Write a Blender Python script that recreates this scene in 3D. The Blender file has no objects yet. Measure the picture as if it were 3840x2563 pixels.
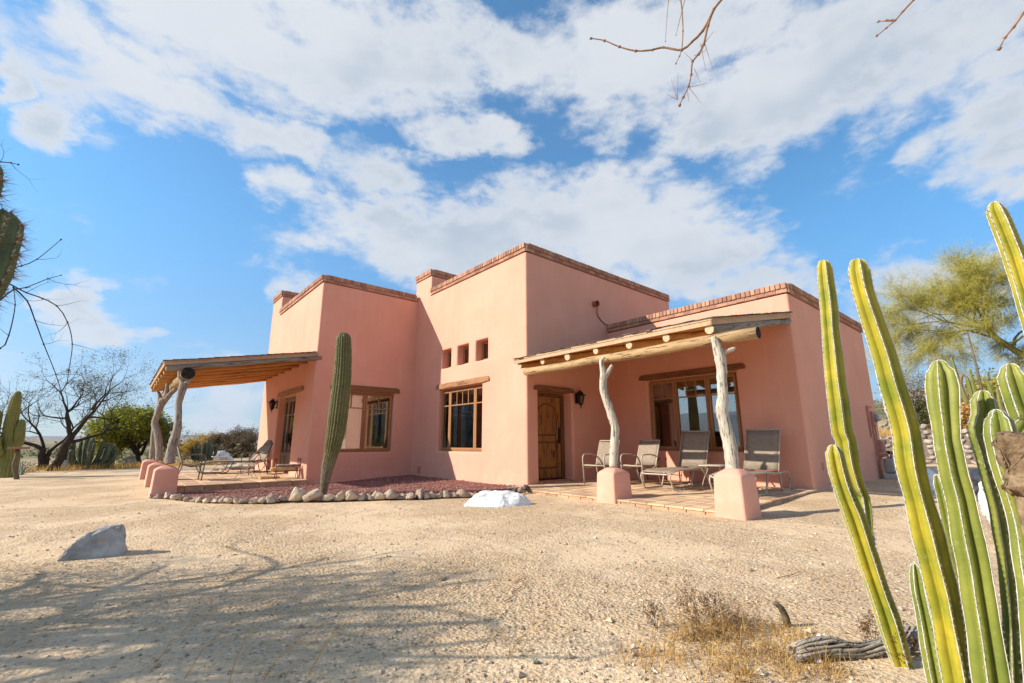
import bpy, bmesh, math, random
from math import radians, sin, cos, pi, atan2, sqrt, tan, exp
from mathutils import Vector, Matrix, noise as mnoise
import numpy as np

SC = bpy.context.scene
COL = SC.collection

# ------------------------------------------------------------------ camera
VIEW_AZ, VIEW_PITCH, VIEW_ROLL = 0.86785, 0.2181, 0.0011
FWD = Vector((cos(VIEW_AZ), sin(VIEW_AZ), 0))
RGT = Vector((sin(VIEW_AZ), -cos(VIEW_AZ), 0))
cam_data = bpy.data.cameras.new('camera')
cam = bpy.data.objects.new('camera', cam_data); COL.objects.link(cam)
cam_data.sensor_width = 36.0
cam_data.sensor_fit = 'HORIZONTAL'
cam_data.lens = 16.01
cam_data.clip_start = 0.05
cam_data.clip_end = 60000
_f = FWD * cos(VIEW_PITCH) + Vector((0, 0, 1)) * sin(VIEW_PITCH)
_u = Vector((0, 0, 1)) * cos(VIEW_PITCH) - FWD * sin(VIEW_PITCH)
_m = Matrix((RGT, _u, -_f)).transposed().to_4x4()
cam.matrix_world = Matrix.Translation((0, 0, 1.0)) @ _m @ Matrix.Rotation(-VIEW_ROLL, 4, 'Z')
SC.camera = cam

# ------------------------------------------------------------------ light
SUN_TRAVEL = Vector((3.11, -1.62, -2.08)).normalized()
SUN_EL = math.asin(-SUN_TRAVEL.z)
SUN_ROT = atan2(-SUN_TRAVEL.x, -SUN_TRAVEL.y)
sun_data = bpy.data.lights.new('sun', 'SUN')
sun_data.energy = 5.0
sun_data.angle = radians(0.53)
sun_data.color = (1.0, 0.92, 0.79)
sun = bpy.data.objects.new('sun', sun_data); COL.objects.link(sun)
sun.rotation_euler = SUN_TRAVEL.to_track_quat('-Z', 'Y').to_euler()

SC.view_settings.view_transform = 'Standard'
SC.view_settings.look = 'None'
SC.view_settings.exposure = 0.68
SC.view_settings.gamma = 1.0
SC.render.film_transparent = False
SC.cycles.use_denoising = True
SC.cycles.max_bounces = 8
SC.cycles.diffuse_bounces = 4
SC.cycles.transparent_max_bounces = 12
SC.cycles.caustics_reflective = False
SC.cycles.caustics_refractive = False


class NT:
    """small node-tree writer"""
    def __init__(s, tree):
        s.t = tree; s.n = tree.nodes; s.l = tree.links
    def new(s, typ, **kw):
        nd = s.n.new(typ)
        for k, v in kw.items():
            setattr(nd, k, v)
        return nd
    def put(s, sock, v):
        if hasattr(v, 'is_output') or isinstance(v, bpy.types.NodeSocket):
            s.l.new(v, sock)
        elif isinstance(v, (int, float)):
            sock.default_value = v
        else:
            v = tuple(v)
            if hasattr(sock.default_value, '__len__') and len(sock.default_value) == 4 and len(v) == 3:
                v = v + (1.0,)
            sock.default_value = v
    def math(s, op, a, b=0.0, c=None, clamp=False):
        nd = s.new('ShaderNodeMath', operation=op, use_clamp=clamp)
        s.put(nd.inputs[0], a); s.put(nd.inputs[1], b)
        if c is not None: s.put(nd.inputs[2], c)
        return nd.outputs[0]
    def vec(s, op, a, b=(0, 0, 0)):
        nd = s.new('ShaderNodeVectorMath', operation=op)
        s.put(nd.inputs[0], a); s.put(nd.inputs[1], b)
        return nd.outputs['Value'] if op in ('DOT_PRODUCT', 'LENGTH', 'DISTANCE') else nd.outputs[0]
    def mix(s, fac, a, b, blend='MIX'):
        nd = s.new('ShaderNodeMix', data_type='RGBA', blend_type=blend)
        s.put(nd.inputs[0], fac); s.put(nd.inputs[6], a); s.put(nd.inputs[7], b)
        return nd.outputs[2]
    def noise(s, vec, scale=5, detail=4, rough=0.55, dist=0.0, col=False):
        nd = s.new('ShaderNodeTexNoise')
        if vec is not None: s.l.new(vec, nd.inputs['Vector'])
        nd.inputs['Scale'].default_value = scale; nd.inputs['Detail'].default_value = detail
        nd.inputs['Roughness'].default_value = rough; nd.inputs['Distortion'].default_value = dist
        return nd.outputs[1 if col else 0]
    def voronoi(s, vec, scale=5, feature='F1', out='Distance', rnd=1.0):
        nd = s.new('ShaderNodeTexVoronoi', feature=feature)
        if vec is not None: s.l.new(vec, nd.inputs['Vector'])
        nd.inputs['Scale'].default_value = scale
        nd.inputs['Randomness'].default_value = rnd
        return nd.outputs[out]
    def ramp(s, fac, stops, interp='LINEAR'):
        nd = s.new('ShaderNodeValToRGB')
        cr = nd.color_ramp; cr.interpolation = interp
        while len(cr.elements) < len(stops): cr.elements.new(0.5)
        for e, (p, c) in zip(cr.elements, stops):
            e.position = p
            e.color = (c, c, c, 1) if isinstance(c, (int, float)) else tuple(c) + (1,)
        s.put(nd.inputs[0], fac)
        return nd.outputs[0]
    def remap(s, v, a, b, c=0.0, d=1.0, smooth=True):
        nd = s.new('ShaderNodeMapRange', interpolation_type='SMOOTHSTEP' if smooth else 'LINEAR')
        s.put(nd.inputs[0], v)
        for i, q in enumerate((a, b, c, d)): s.put(nd.inputs[1 + i], q)
        return nd.outputs[0]
    def mapping(s, vec, scale=(1, 1, 1), rot=(0, 0, 0), loc=(0, 0, 0)):
        nd = s.new('ShaderNodeMapping')
        s.l.new(vec, nd.inputs[0])
        nd.inputs[1].default_value = loc; nd.inputs[2].default_value = rot; nd.inputs[3].default_value = scale
        return nd.outputs[0]
    def bump(s, h, strength=0.3, dist=0.02, normal=None):
        nd = s.new('ShaderNodeBump')
        nd.inputs['Strength'].default_value = strength; nd.inputs['Distance'].default_value = dist
        s.l.new(h, nd.inputs['Height'])
        if normal is not None: s.l.new(normal, nd.inputs['Normal'])
        return nd.outputs[0]


# ------------------------------------------------------------------ sky
world = bpy.data.worlds.new('World')
SC.world = world
world.use_nodes = True
W = NT(world.node_tree)
W.n.clear()
w_out = W.new('ShaderNodeOutputWorld')
w_bg = W.new('ShaderNodeBackground')
w_bg.inputs['Strength'].default_value = 0.068
sky = W.new('ShaderNodeTexSky', sky_type='NISHITA')
sky.sun_disc = False
sky.sun_elevation = SUN_EL
sky.sun_rotation = SUN_ROT
sky.altitude = 800
sky.air_density = 1.0
sky.dust_density = 0.6
sky.ozone_density = 2.5
tc = W.new('ShaderNodeTexCoord').outputs['Generated']
d_n = W.vec('NORMALIZE', tc)
sep = W.new('ShaderNodeSeparateXYZ'); W.l.new(d_n, sep.inputs[0])
c_f = W.vec('DOT_PRODUCT', d_n, tuple(FWD)); c_r = W.vec('DOT_PRODUCT', d_n, tuple(RGT))
# beyond the frame the same banks of cloud go on, turned about
s_u = W.math('SUBTRACT', W.math('PINGPONG', W.math('ADD', W.math('ARCTAN2', c_r, c_f), 1.05), 2.1), 1.05)
s_v = W.math('ARCSINE', sep.outputs[2])
uv = W.new('ShaderNodeCombineXYZ'); W.l.new(s_u, uv.inputs[0]); W.l.new(s_v, uv.inputs[1])
# clouds as heaps at their place in the sky (bearing, height, half width, half height, weight), edges torn by noise
CLOUDS = [(-0.678, 0.706, 0.34, 0.065, 1.0), (-0.354, 0.753, 0.258, 0.087, 1.1), (-0.756, 0.569, 0.199, 0.047, 0.85), (-0.545, 0.583, 0.104, 0.03, 0.8), (-0.885, 0.601, 0.042, 0.032, 0.6), (0.007, 0.777, 0.169, 0.045, 0.7), (-0.165, 0.811, 0.123, 0.058, 0.6), (0.359, 0.771, 0.325, 0.084, 1.0), (0.544, 0.622, 0.187, 0.059, 1.1), (0.787, 0.62, 0.199, 0.087, 1.0), (0.895, 0.483, 0.07, 0.051, 0.8), (0.275, 0.657, 0.092, 0.045, 0.5), (0.876, 0.409, 0.066, 0.045, 0.75), (0.804, 0.466, 0.037, 0.025, 0.4), (-0.516, 0.49, 0.06, 0.035, 0.75), (-0.334, 0.557, 0.114, 0.048, 0.65), (-0.134, 0.64, 0.128, 0.036, 0.8), (-0.471, 0.471, 0.05, 0.028, 0.4), (-0.315, 0.446, 0.14, 0.056, 1.0), (-0.097, 0.428, 0.278, 0.086, 1.1), (0.16, 0.46, 0.239, 0.098, 1.1), (0.376, 0.376, 0.167, 0.069, 1.0), (0.132, 0.515, 0.07, 0.035, 0.6), (0.535, 0.308, 0.067, 0.049, 0.6), (0.325, 0.546, 0.057, 0.033, 0.5), (0.504, 0.519, 0.057, 0.031, 0.35), (-0.777, 0.202, 0.053, 0.04, 1.05), (-0.727, 0.197, 0.033, 0.018, 0.4), (0.747, 0.265, 0.071, 0.042, 0.7), (0.82, 0.261, 0.043, 0.026, 0.6), (0.736, 0.194, 0.098, 0.05, 0.45), (-0.585, 0.024, 0.05, 0.02, 0.7), (-0.532, 0.093, 0.064, 0.032, 0.3), (-0.916, 0.517, 0.025, 0.038, 0.7), (-0.842, 0.471, 0.029, 0.027, 0.45), (-0.465, 0.338, 0.032, 0.051, 0.3)]
d_noise = W.mapping(d_n, scale=(1, 1, 1.9))
warp = W.noise(d_noise, 6.5, 6, 0.62, col=True)
warp = W.vec('MULTIPLY', W.vec('SUBTRACT', warp, (0.5, 0.5, 0.5)), (0.24, 0.15, 0))
uvw = W.vec('ADD', uv.outputs[0], warp)
dens = None
for (u, v, a, b, s) in CLOUDS:
    q = W.vec('MULTIPLY', W.vec('SUBTRACT', uvw, (u, v, 0)), (1 / (a * 1.26), 1 / (b * 1.30), 0))
    g = W.math('MULTIPLY_ADD', W.vec('DOT_PRODUCT', q, q), -s * 1.5, s * 1.5)
    dens = g if dens is None else W.math('SMOOTH_MAX', dens, g, 0.2)
fb = W.noise(d_noise, 8.5, 7, 0.58)
fb2 = W.noise(d_noise, 30, 5, 0.62)
dd = W.math('ADD', W.math('MULTIPLY_ADD', fb, 4.2, -2.15), W.math('MAXIMUM', dens, -0.85))
dd = W.math('MULTIPLY_ADD', fb2, 1.3, W.math('SUBTRACT', dd, 0.65))
alpha = W.remap(dd, -0.55, 1.05)
alpha = W.math('MULTIPLY', alpha, 0.96)
# thick middles are greyer from beneath, rims brilliant
thick = W.remap(dd, 0.2, 1.9)
shade = W.math('MULTIPLY', thick, W.remap(W.noise(d_noise, 3.4, 3, 0.5), 0.34, 0.62, 0.1, 1.0))
cloud_col = W.mix(shade, (7.3, 7.5, 7.8), (4.7, 5.4, 6.2))
# clear blue, a little deeper than the bare model
hz = W.remap(s_v, -0.02, 0.45, 1.0, 0.0)
blue = W.mix(1.0, sky.outputs[0], W.mix(hz, (0.90, 1.85, 2.12), (0.84, 0.98, 1.12)), 'MULTIPLY')
sky_col = W.mix(alpha, blue, cloud_col)
W.l.new(sky_col, w_bg.inputs['Color'])
W.l.new(w_bg.outputs[0], w_out.inputs[0])
world.cycles.sampling_method = 'MANUAL'
world.cycles.sample_map_resolution = 512

# ------------------------------------------------------------------ mesh helpers
class MB:
    """collects verts and faces; build() links them as ONE mesh object"""
    def __init__(s):
        s.v = []; s.f = []
    def add(s, vs, fs):
        o = len(s.v); s.v.extend([tuple(p) for p in vs]); s.f.extend([tuple(i + o for i in q) for q in fs])
        return s
    def box(s, lo, hi, m=None):
        (a, b, c), (d, e, f) = lo, hi
        vs = [Vector(p) for p in ((a, b, c), (d, b, c), (d, e, c), (a, e, c), (a, b, f), (d, b, f), (d, e, f), (a, e, f))]
        if m is not None: vs = [m @ p for p in vs]
        return s.add(vs, [(3, 2, 1, 0), (4, 5, 6, 7), (0, 1, 5, 4), (1, 2, 6, 5), (2, 3, 7, 6), (3, 0, 4, 7)])
    def bar(s, p, q, w, h, up=(0, 0, 1)):
        p, q = Vector(p), Vector(q); d = (q - p); L = d.length; d = d / L
        up = Vector(up); r = d.cross(up)
        if r.length < 1e-4: r = d.cross(Vector((1, 0, 0)))
        r.normalize(); u = r.cross(d)
        m = Matrix((d, r, u)).transposed().to_4x4(); m.translation = p
        return s.box((0, -w / 2, -h / 2), (L, w / 2, h / 2), m)
    def tube(s, pts, rad, n=8, cap=True, jit=0.0, rng=None, squash=None):
        pts = [Vector(p) for p in pts]
        if not hasattr(rad, '__len__'): rad = [rad] * len(pts)
        ref = None; vs = []; fs = []
        for i, p in enumerate(pts):
            d = (pts[min(i + 1, len(pts) - 1)] - pts[max(i - 1, 0)])
            if d.length < 1e-9: d = Vector((0, 0, 1))
            d.normalize()
            if ref is None:
                ref = d.orthogonal().normalized()
            r = (ref - d * ref.dot(d))
            r = r.normalized() if r.length > 1e-6 else d.orthogonal().normalized()
            ref = r; u = d.cross(r)
            for k in range(n):
                a = 2 * pi * k / n
                rr = rad[i] * (1 + (rng.uniform(-jit, jit) if rng else 0))
                vs.append(p + r * (cos(a) * rr) + u * (sin(a) * rr))
        for i in range(len(pts) - 1):
            for k in range(n):
                a, b = i * n + k, i * n + (k + 1) % n
                fs.append((a, b, b + n, a + n))
        if cap:
            fs.append(tuple(range(n - 1, -1, -1))); o = (len(pts) - 1) * n
            fs.append(tuple(o + k for k in range(n)))
        return s.add(vs, fs)
    def lathe(s, prof, c=(0, 0, 0), n=16):
        vs = []; fs = []
        for (r, z) in prof:
            for k in range(n):
                a = 2 * pi * k / n; vs.append((c[0] + r * cos(a), c[1] + r * sin(a), c[2] + z))
        for i in range(len(prof) - 1):
            for k in range(n):
                a, b = i * n + k, i * n + (k + 1) % n; fs.append((a, b, b + n, a + n))
        fs.append(tuple(range(n - 1, -1, -1))); o = (len(prof) - 1) * n; fs.append(tuple(o + k for k in range(n)))
        return s.add(vs, fs)
    def mesh(s, name):
        me = bpy.data.meshes.new(name); me.from_pydata(s.v, [], s.f); me.update(); return me
    def build(s, name, material=None, parent=None, smooth=False, bevel=0.0, segs=2, angle=35, kind=None, subsurf=0):
        return obj(name, s.mesh(name), material, parent, smooth, bevel, segs, angle, kind, subsurf)


def obj(name, me, material=None, parent=None, smooth=False, bevel=0.0, segs=2, angle=35, kind=None, subsurf=0):
    if material is not None and len(me.materials) == 0: me.materials.append(material)
    o = bpy.data.objects.new(name, me); COL.objects.link(o)
    if parent is not None: o.parent = parent
    if smooth: me.polygons.foreach_set('use_smooth', [True] * len(me.polygons))
    if bevel:
        b = o.modifiers.new('bevel', 'BEVEL'); b.width = bevel; b.segments = segs; b.limit_method = 'ANGLE'; b.angle_limit = radians(angle)
        b.harden_normals = False
    if subsurf:
        sb = o.modifiers.new('sub', 'SUBSURF'); sb.levels = subsurf; sb.render_levels = subsurf
    if kind: o['kind'] = kind
    return o


def thing(name, label, cat, loc=(0, 0, 0), rz=0.0, group=None):
    o = bpy.data.objects.new(name, None); COL.objects.link(o)
    o.empty_display_size = 0.1
    o.location = loc; o.rotation_euler = (0, 0, rz)
    o['label'] = label; o['category'] = cat
    if group: o['group'] = group
    return o


def tag(o, label=None, cat=None, group=None, kind=None):
    if label: o['label'] = label
    if cat: o['category'] = cat
    if group: o['group'] = group
    if kind: o['kind'] = kind
    return o


def copy_tree(o, parent=None):
    c = o.copy(); COL.objects.link(c); c.parent = parent
    for ch in list(o.children): copy_tree(ch, c)
    return c


def smoothstep(a, b, x):
    t = min(1.0, max(0.0, (x - a) / (b - a))); return t * t * (3 - 2 * t)


def ground_z(x, y):
    """height of the yard and the land round it"""
    z = -0.11 * smoothstep(8.5, 12.5, y) * smoothstep(7.5, 4.0, x)
    z += 0.10 * smoothstep(7.2, 10.5, x) * smoothstep(4.8, 2.6, y)
    r = sqrt(x * x + y * y)
    a = atan2(x * RGT.x + y * RGT.y, x * FWD.x + y * FWD.y)   # bearing, right positive
    # land falls away gently to the left and back, a terrace and a hillside climb to the right
    z += -2.2 * smoothstep(34, 220, r) * smoothstep(0.25, -0.15, a)
    if r > 16:
        side = smoothstep(0.45, 0.6, a) * smoothstep(2.6, 1.9, a)
        z += side * (0.10 * smoothstep(16, 22, r) + 1.15 * smoothstep(24.15, 25.0, r) + 4.6 * smoothstep(26, 85, r) + 24 * smoothstep(90, 460, r))
    if r < 40:
        z += 0.018 * mnoise.noise(Vector((x * 0.7, y * 0.7, 3.1))) + 0.008 * mnoise.noise(Vector((x * 2.6, y * 2.6, 1.7)))
    elif r > 60:
        z += min(3.0, (r - 60) / 150) * mnoise.noise(Vector((x * 0.011, y * 0.011, 7.7)))
    return z


# ------------------------------------------------------------------ materials
MATS = {}
def material(name, rough=0.8, spec=0.3):
    m = bpy.data.materials.new(name); m.use_nodes = True
    t = NT(m.node_tree); p = t.n['Principled BSDF']
    p.inputs['Roughness'].default_value = rough
    p.inputs['Specular IOR Level'].default_value = spec
    MATS[name] = m
    return m, t, p
def coords(t, kind='Object'):
    return t.new('ShaderNodeTexCoord').outputs[kind]
def geo_pos(t):
    return t.new('ShaderNodeNewGeometry').outputs['Position']
def objrand(t):
    return t.new('ShaderNodeObjectInfo').outputs['Random']
def islandrand(t):
    return t.new('ShaderNodeNewGeometry').outputs['Random Per Island']

def mk_simple(name, c1, c2, scale=6.0, rough=0.8, spec=0.25, bump=0.0, bscale=None, stretch=(1, 1, 1), metal=0.0, rnd=0.0, island=0.0, pos=False, detail=5):
    m, t, p = material(name, rough, spec)
    co = t.mapping(geo_pos(t) if pos else coords(t), scale=stretch)
    n = t.noise(co, scale, detail, 0.6)
    col = t.ramp(n, [(0.3, c1), (0.7, c2)])
    if rnd or island:
        r = islandrand(t) if island else objrand(t)
        amt = island or rnd
        hsv = t.new('ShaderNodeHueSaturation')
        t.put(hsv.inputs['Value'], t.math('MULTIPLY_ADD', r, 2 * amt, 1 - amt))
        t.put(hsv.inputs['Hue'], t.math('MULTIPLY_ADD', r, 0.06 * amt, 0.5 - 0.03 * amt))
        t.l.new(col, hsv.inputs['Color']); col = hsv.outputs[0]
    t.l.new(col, p.inputs['Base Color'])
    p.inputs['Metallic'].default_value = metal
    if bump:
        t.l.new(t.bump(t.noise(co, bscale or scale * 3, 4, 0.6), bump, 0.02), p.inputs['Normal'])
    return m

def mk_stucco():
    m, t, p = material('stucco', 0.92, 0.12)
    co = geo_pos(t)
    base = t.ramp(t.noise(co, 0.9, 5, 0.6), [(0.3, (0.69, 0.33, 0.235)), (0.7, (0.75, 0.38, 0.275))])
    streak = t.noise(t.mapping(co, scale=(3.2, 3.2, 0.22)), 2.0, 4, 0.6)
    base = t.mix(t.remap(streak, 0.52, 0.78, 0.0, 0.28), base, (0.79, 0.465, 0.355))
    blot = t.noise(co, 3.7, 6, 0.65)
    base = t.mix(t.remap(blot, 0.60, 0.80, 0.0, 0.22), base, (0.60, 0.26, 0.17))
    # old patches near the parapet and splash marks near the earth
    z = t.new('ShaderNodeSeparateXYZ'); t.l.new(co, z.inputs[0])
    low = t.math('MULTIPLY', t.remap(z.outputs[2], 0.55, 0.0), t.remap(t.noise(co, 5, 5, 0.6), 0.45, 0.75, 0.0, 0.5))
    base = t.mix(low, base, (0.72, 0.50, 0.38))
    chip = t.math('MULTIPLY', t.remap(z.outputs[2], 5.1, 5.6), t.remap(t.noise(co, 7, 4, 0.6), 0.66, 0.7))
    base = t.mix(t.math('MULTIPLY', chip, 0.6), base, (0.42, 0.24, 0.18))
    t.l.new(base, p.inputs['Base Color'])
    h = t.math('ADD', t.math('MULTIPLY', t.noise(co, 2.2, 3, 0.5), 1.0), t.math('MULTIPLY', t.noise(co, 60, 4, 0.6), 0.10))
    t.l.new(t.bump(h, 0.30, 0.05), p.inputs['Normal'])
    return m

def mk_ground():
    m, t, p = material('desert_earth', 0.95, 0.08)
    co = geo_pos(t)
    big = t.noise(co, 0.45, 5, 0.6)
    mid = t.noise(co, 3.1, 5, 0.65)
    fine = t.noise(co, 55, 4, 0.7)
    base = t.ramp(big, [(0.32, (0.60, 0.41, 0.235)), (0.68, (0.70, 0.51, 0.32))])
    base = t.mix(t.remap(mid, 0.42, 0.72, 0, 0.55), base, (0.76, 0.59, 0.40))
    base = t.mix(t.remap(t.noise(co, 7.5, 4, 0.7), 0.55, 0.78, 0, 0.45), base, (0.41, 0.27, 0.15))
    # grit: every grain its own tone
    vor = t.voronoi(co, 70, out='Color')
    sv = t.new('ShaderNodeSeparateColor'); t.l.new(vor, sv.inputs[0])
    g1 = t.remap(sv.outputs[0], 0.82, 0.95, 0, 0.75)
    base = t.mix(g1, base, (0.76, 0.66, 0.53))
    g2 = t.remap(sv.outputs[1], 0.86, 0.97, 0, 0.7)
    base = t.mix(g2, base, (0.20, 0.145, 0.10))
    base = t.mix(t.remap(fine, 0.35, 0.62, 0.34, 0.0), base, (0.27, 0.17, 0.09))
    base = t.mix(t.remap(t.noise(co, 0.55, 4, 0.6), 0.42, 0.62, 0.0, 0.5), base, (0.74, 0.56, 0.37))
    # far land: scrub over sand
    dist = t.vec('LENGTH', co)
    far = t.remap(dist, 24, 60)
    scrub = t.ramp(t.noise(co, 0.16, 8, 0.7), [(0.36, (0.40, 0.30, 0.19)), (0.5, (0.20, 0.185, 0.10)), (0.62, (0.105, 0.115, 0.06))])
    base = t.mix(far, base, scrub)
    t.l.new(base, p.inputs['Base Color'])
    h = t.math('ADD', t.math('MULTIPLY', t.noise(co, 9, 5, 0.65), 1.0), t.math('MULTIPLY', t.noise(co, 48, 4, 0.7), 0.45))
    h = t.math('ADD', h, t.math('MULTIPLY', t.voronoi(co, 42), 0.35))
    packed = t.remap(t.noise(co, 0.55, 4, 0.6), 0.42, 0.62, 1.0, 0.35)
    h = t.math('MULTIPLY', h, packed)
    t.l.new(t.bump(h, 0.9, 0.04), p.inputs['Normal'])
    return m

def mk_wood(name, c1, c2, dark, scale=1.0, rough=0.75, axis='X', rnd=0.12, cracks=0.5, spec=0.25, obj_space=True):
    m, t, p = material(name, rough, spec)
    st = {'X': (0.9, 9, 9), 'Y': (9, 0.9, 9), 'Z': (9, 9, 0.9)}[axis]
    co = t.mapping(coords(t) if obj_space else geo_pos(t), scale=tuple(q * scale for q in st))
    n = t.noise(co, 2.2, 6, 0.65, 0.4)
    col = t.ramp(n, [(0.25, c1), (0.75, c2)])
    cr = t.remap(t.noise(t.mapping(co, scale=(1, 1, 1), loc=(3, 1, 2)), 2.6, 5, 0.7, 0.8), 0.54, 0.62, 0, cracks)
    col = t.mix(cr, col, dark)
    hsv = t.new('ShaderNodeHueSaturation'); t.l.new(col, hsv.inputs['Color'])
    t.put(hsv.inputs['Value'], t.math('MULTIPLY_ADD', objrand(t), 2 * rnd, 1 - rnd))
    t.l.new(hsv.outputs[0], p.inputs['Base Color'])
    t.l.new(t.bump(t.math('SUBTRACT', n, t.math('MULTIPLY', cr, 0.8)), 0.5, 0.02), p.inputs['Normal'])
    return m

def mk_glass():
    m, t, p = material('window_glass', 0.02, 0.5)
    t.n.remove(p)
    out = [n for n in t.n if n.type == 'OUTPUT_MATERIAL'][0]
    gl = t.new('ShaderNodeBsdfGlossy'); gl.inputs['Roughness'].default_value = 0.004
    gl.inputs['Color'].default_value = (0.93, 0.96, 0.97, 1)
    tr = t.new('ShaderNodeBsdfTransparent'); tr.inputs['Color'].default_value = (0.82, 0.85, 0.85, 1)
    fr = t.new('ShaderNodeFresnel'); fr.inputs['IOR'].default_value = 1.75
    t.l.new(t.bump(t.noise(geo_pos(t), 1.3, 2, 0.5), 0.03, 0.02), fr.inputs['Normal'])
    t.l.new(t.bump(t.noise(geo_pos(t), 1.3, 2, 0.5), 0.04, 0.02), gl.inputs['Normal'])
    mx = t.new('ShaderNodeMixShader')
    t.put(mx.inputs[0], t.math('MULTIPLY_ADD', fr.outputs[0], 1.5, 0.07, clamp=True))
    t.l.new(tr.outputs[0], mx.inputs[1]); t.l.new(gl.outputs[0], mx.inputs[2]); t.l.new(mx.outputs[0], out.inputs[0])
    return m

def mk_leaf(name, c1, c2, trans=0.35, rough=0.6):
    m, t, p = material(name, rough, 0.25)
    r = islandrand(t)
    col = t.ramp(r, [(0.0, c1), (1.0, c2)])
    t.l.new(col, p.inputs['Base Color'])
    out = [n for n in t.n if n.type == 'OUTPUT_MATERIAL'][0]
    tl = t.new('ShaderNodeBsdfTranslucent'); t.l.new(col, tl.inputs[0])
    mx = t.new('ShaderNodeMixShader'); mx.inputs[0].default_value = trans
    t.l.new(p.outputs[0], mx.inputs[1]); t.l.new(tl.outputs[0], mx.inputs[2]); t.l.new(mx.outputs[0], out.inputs[0])
    return m

def mk_sling():
    m, t, p = material('woven_sling', 0.75, 0.2)
    co = t.mapping(coords(t), scale=(60, 3.0, 60))
    n = t.noise(co, 3.0, 3, 0.7)
    col = t.ramp(n, [(0.3, (0.20, 0.15, 0.11)), (0.55, (0.37, 0.295, 0.225)), (0.75, (0.50, 0.415, 0.325))])
    t.l.new(col, p.inputs['Base Color'])
    t.l.new(t.bump(n, 0.25, 0.004), p.inputs['Normal'])
    out = [q for q in t.n if q.type == 'OUTPUT_MATERIAL'][0]
    tl = t.new('ShaderNodeBsdfTranslucent'); t.l.new(col, tl.inputs[0])
    mx = t.new('ShaderNodeMixShader'); mx.inputs[0].default_value = 0.15
    t.l.new(p.outputs[0], mx.inputs[1]); t.l.new(tl.outputs[0], mx.inputs[2]); t.l.new(mx.outputs[0], out.inputs[0])
    return m

def mk_cactus(name, c1, c2, scar=(0.35, 0.30, 0.18), scale=5.0, dirt=0.25, woody=None):
    m, t, p = material(name, 0.5, 0.35)
    co = coords(t)
    col = t.ramp(t.noise(co, scale, 4, 0.6), [(0.3, c1), (0.7, c2)])
    col = t.mix(t.remap(t.noise(co, scale * 5, 4, 0.6), 0.62, 0.74, 0, dirt), col, scar)
    if woody:   # corky old skin towards the foot
        z = t.new('ShaderNodeSeparateXYZ'); t.l.new(co, z.inputs[0])
        zz = t.math('MULTIPLY_ADD', t.noise(co, 9, 4, 0.6), 0.5, t.math('SUBTRACT', z.outputs[2], 0.25))
        col = t.mix(t.remap(zz, woody[1], woody[0]), col, t.ramp(t.noise(co, 12, 5, 0.7), [(0.35, (0.13, 0.095, 0.055)), (0.65, (0.36, 0.30, 0.20))]))
    t.l.new(col, p.inputs['Base Color'])
    t.l.new(t.bump(t.noise(co, 30, 3, 0.6), 0.12, 0.02), p.inputs['Normal'])
    return m

STUCCO = mk_stucco()
EARTH = mk_ground()
GLASS = mk_glass()
BRICK = mk_simple('coping_brick', (0.33, 0.16, 0.105), (0.48, 0.265, 0.18), 9, 0.9, 0.15, 0.35, rnd=0.28)
BRICK_ISL = mk_simple('coping_brick_course', (0.33, 0.16, 0.105), (0.48, 0.265, 0.18), 9, 0.9, 0.15, 0.35, island=0.25)
MORTAR = mk_simple('mortar', (0.40, 0.25, 0.185), (0.50, 0.33, 0.25), 14, 0.95, 0.1, 0.3)
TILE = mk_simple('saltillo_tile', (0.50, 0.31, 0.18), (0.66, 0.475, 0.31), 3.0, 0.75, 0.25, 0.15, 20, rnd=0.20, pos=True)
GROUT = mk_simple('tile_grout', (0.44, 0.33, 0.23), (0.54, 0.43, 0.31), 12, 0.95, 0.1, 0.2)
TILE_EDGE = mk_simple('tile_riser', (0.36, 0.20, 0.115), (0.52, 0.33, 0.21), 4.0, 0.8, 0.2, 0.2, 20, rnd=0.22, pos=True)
LOG = mk_wood('peeled_log', (0.46, 0.20, 0.05), (0.62, 0.32, 0.11), (0.12, 0.055, 0.02), 1.0, 0.7)
LOG_GREY = mk_wood('weathered_log', (0.17, 0.145, 0.12), (0.30, 0.265, 0.23), (0.05, 0.04, 0.035), 1.2, 0.85, cracks=0.8)
BEAM = mk_wood('beam_log', (0.42, 0.27, 0.135), (0.58, 0.42, 0.25), (0.12, 0.07, 0.035), 0.9, 0.8, axis='Y', cracks=0.75)
CHAR = mk_simple('charred_log_end', (0.012, 0.011, 0.010), (0.05, 0.045, 0.04), 14, 0.95, 0.1, 0.8, 18)
END = mk_simple('cut_log_end', (0.50, 0.36, 0.21), (0.66, 0.52, 0.35), 18, 0.9, 0.1, 0.3)
POST = mk_wood('mesquite_post', (0.40, 0.345, 0.275), (0.60, 0.54, 0.45), (0.06, 0.045, 0.03), 1.5, 0.85, axis='Z', cracks=0.85, rnd=0.0)
POST_GREY = mk_wood('grey_mesquite_post', (0.22, 0.185, 0.15), (0.42, 0.37, 0.31), (0.05, 0.04, 0.03), 1.4, 0.9, axis='Z', cracks=0.8, rnd=0.08)
DECK = mk_wood('deck_board', (0.50, 0.19, 0.035), (0.68, 0.31, 0.075), (0.16, 0.065, 0.02), 1.0, 0.65, axis='Y', rnd=0.15, cracks=0.4)  # orange glow of light bounced off the ground put into the colour
FASCIA = mk_wood('fascia_board', (0.44, 0.285, 0.17), (0.54, 0.37, 0.24), (0.25, 0.15, 0.09), 0.8, 0.8, cracks=0.3, rnd=0.05, obj_space=False)
SHINGLE = mk_simple('roof_shingle', (0.075, 0.060, 0.050), (0.19, 0.155, 0.125), 11, 0.95, 0.1, 0.4, rnd=0.3)
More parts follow.
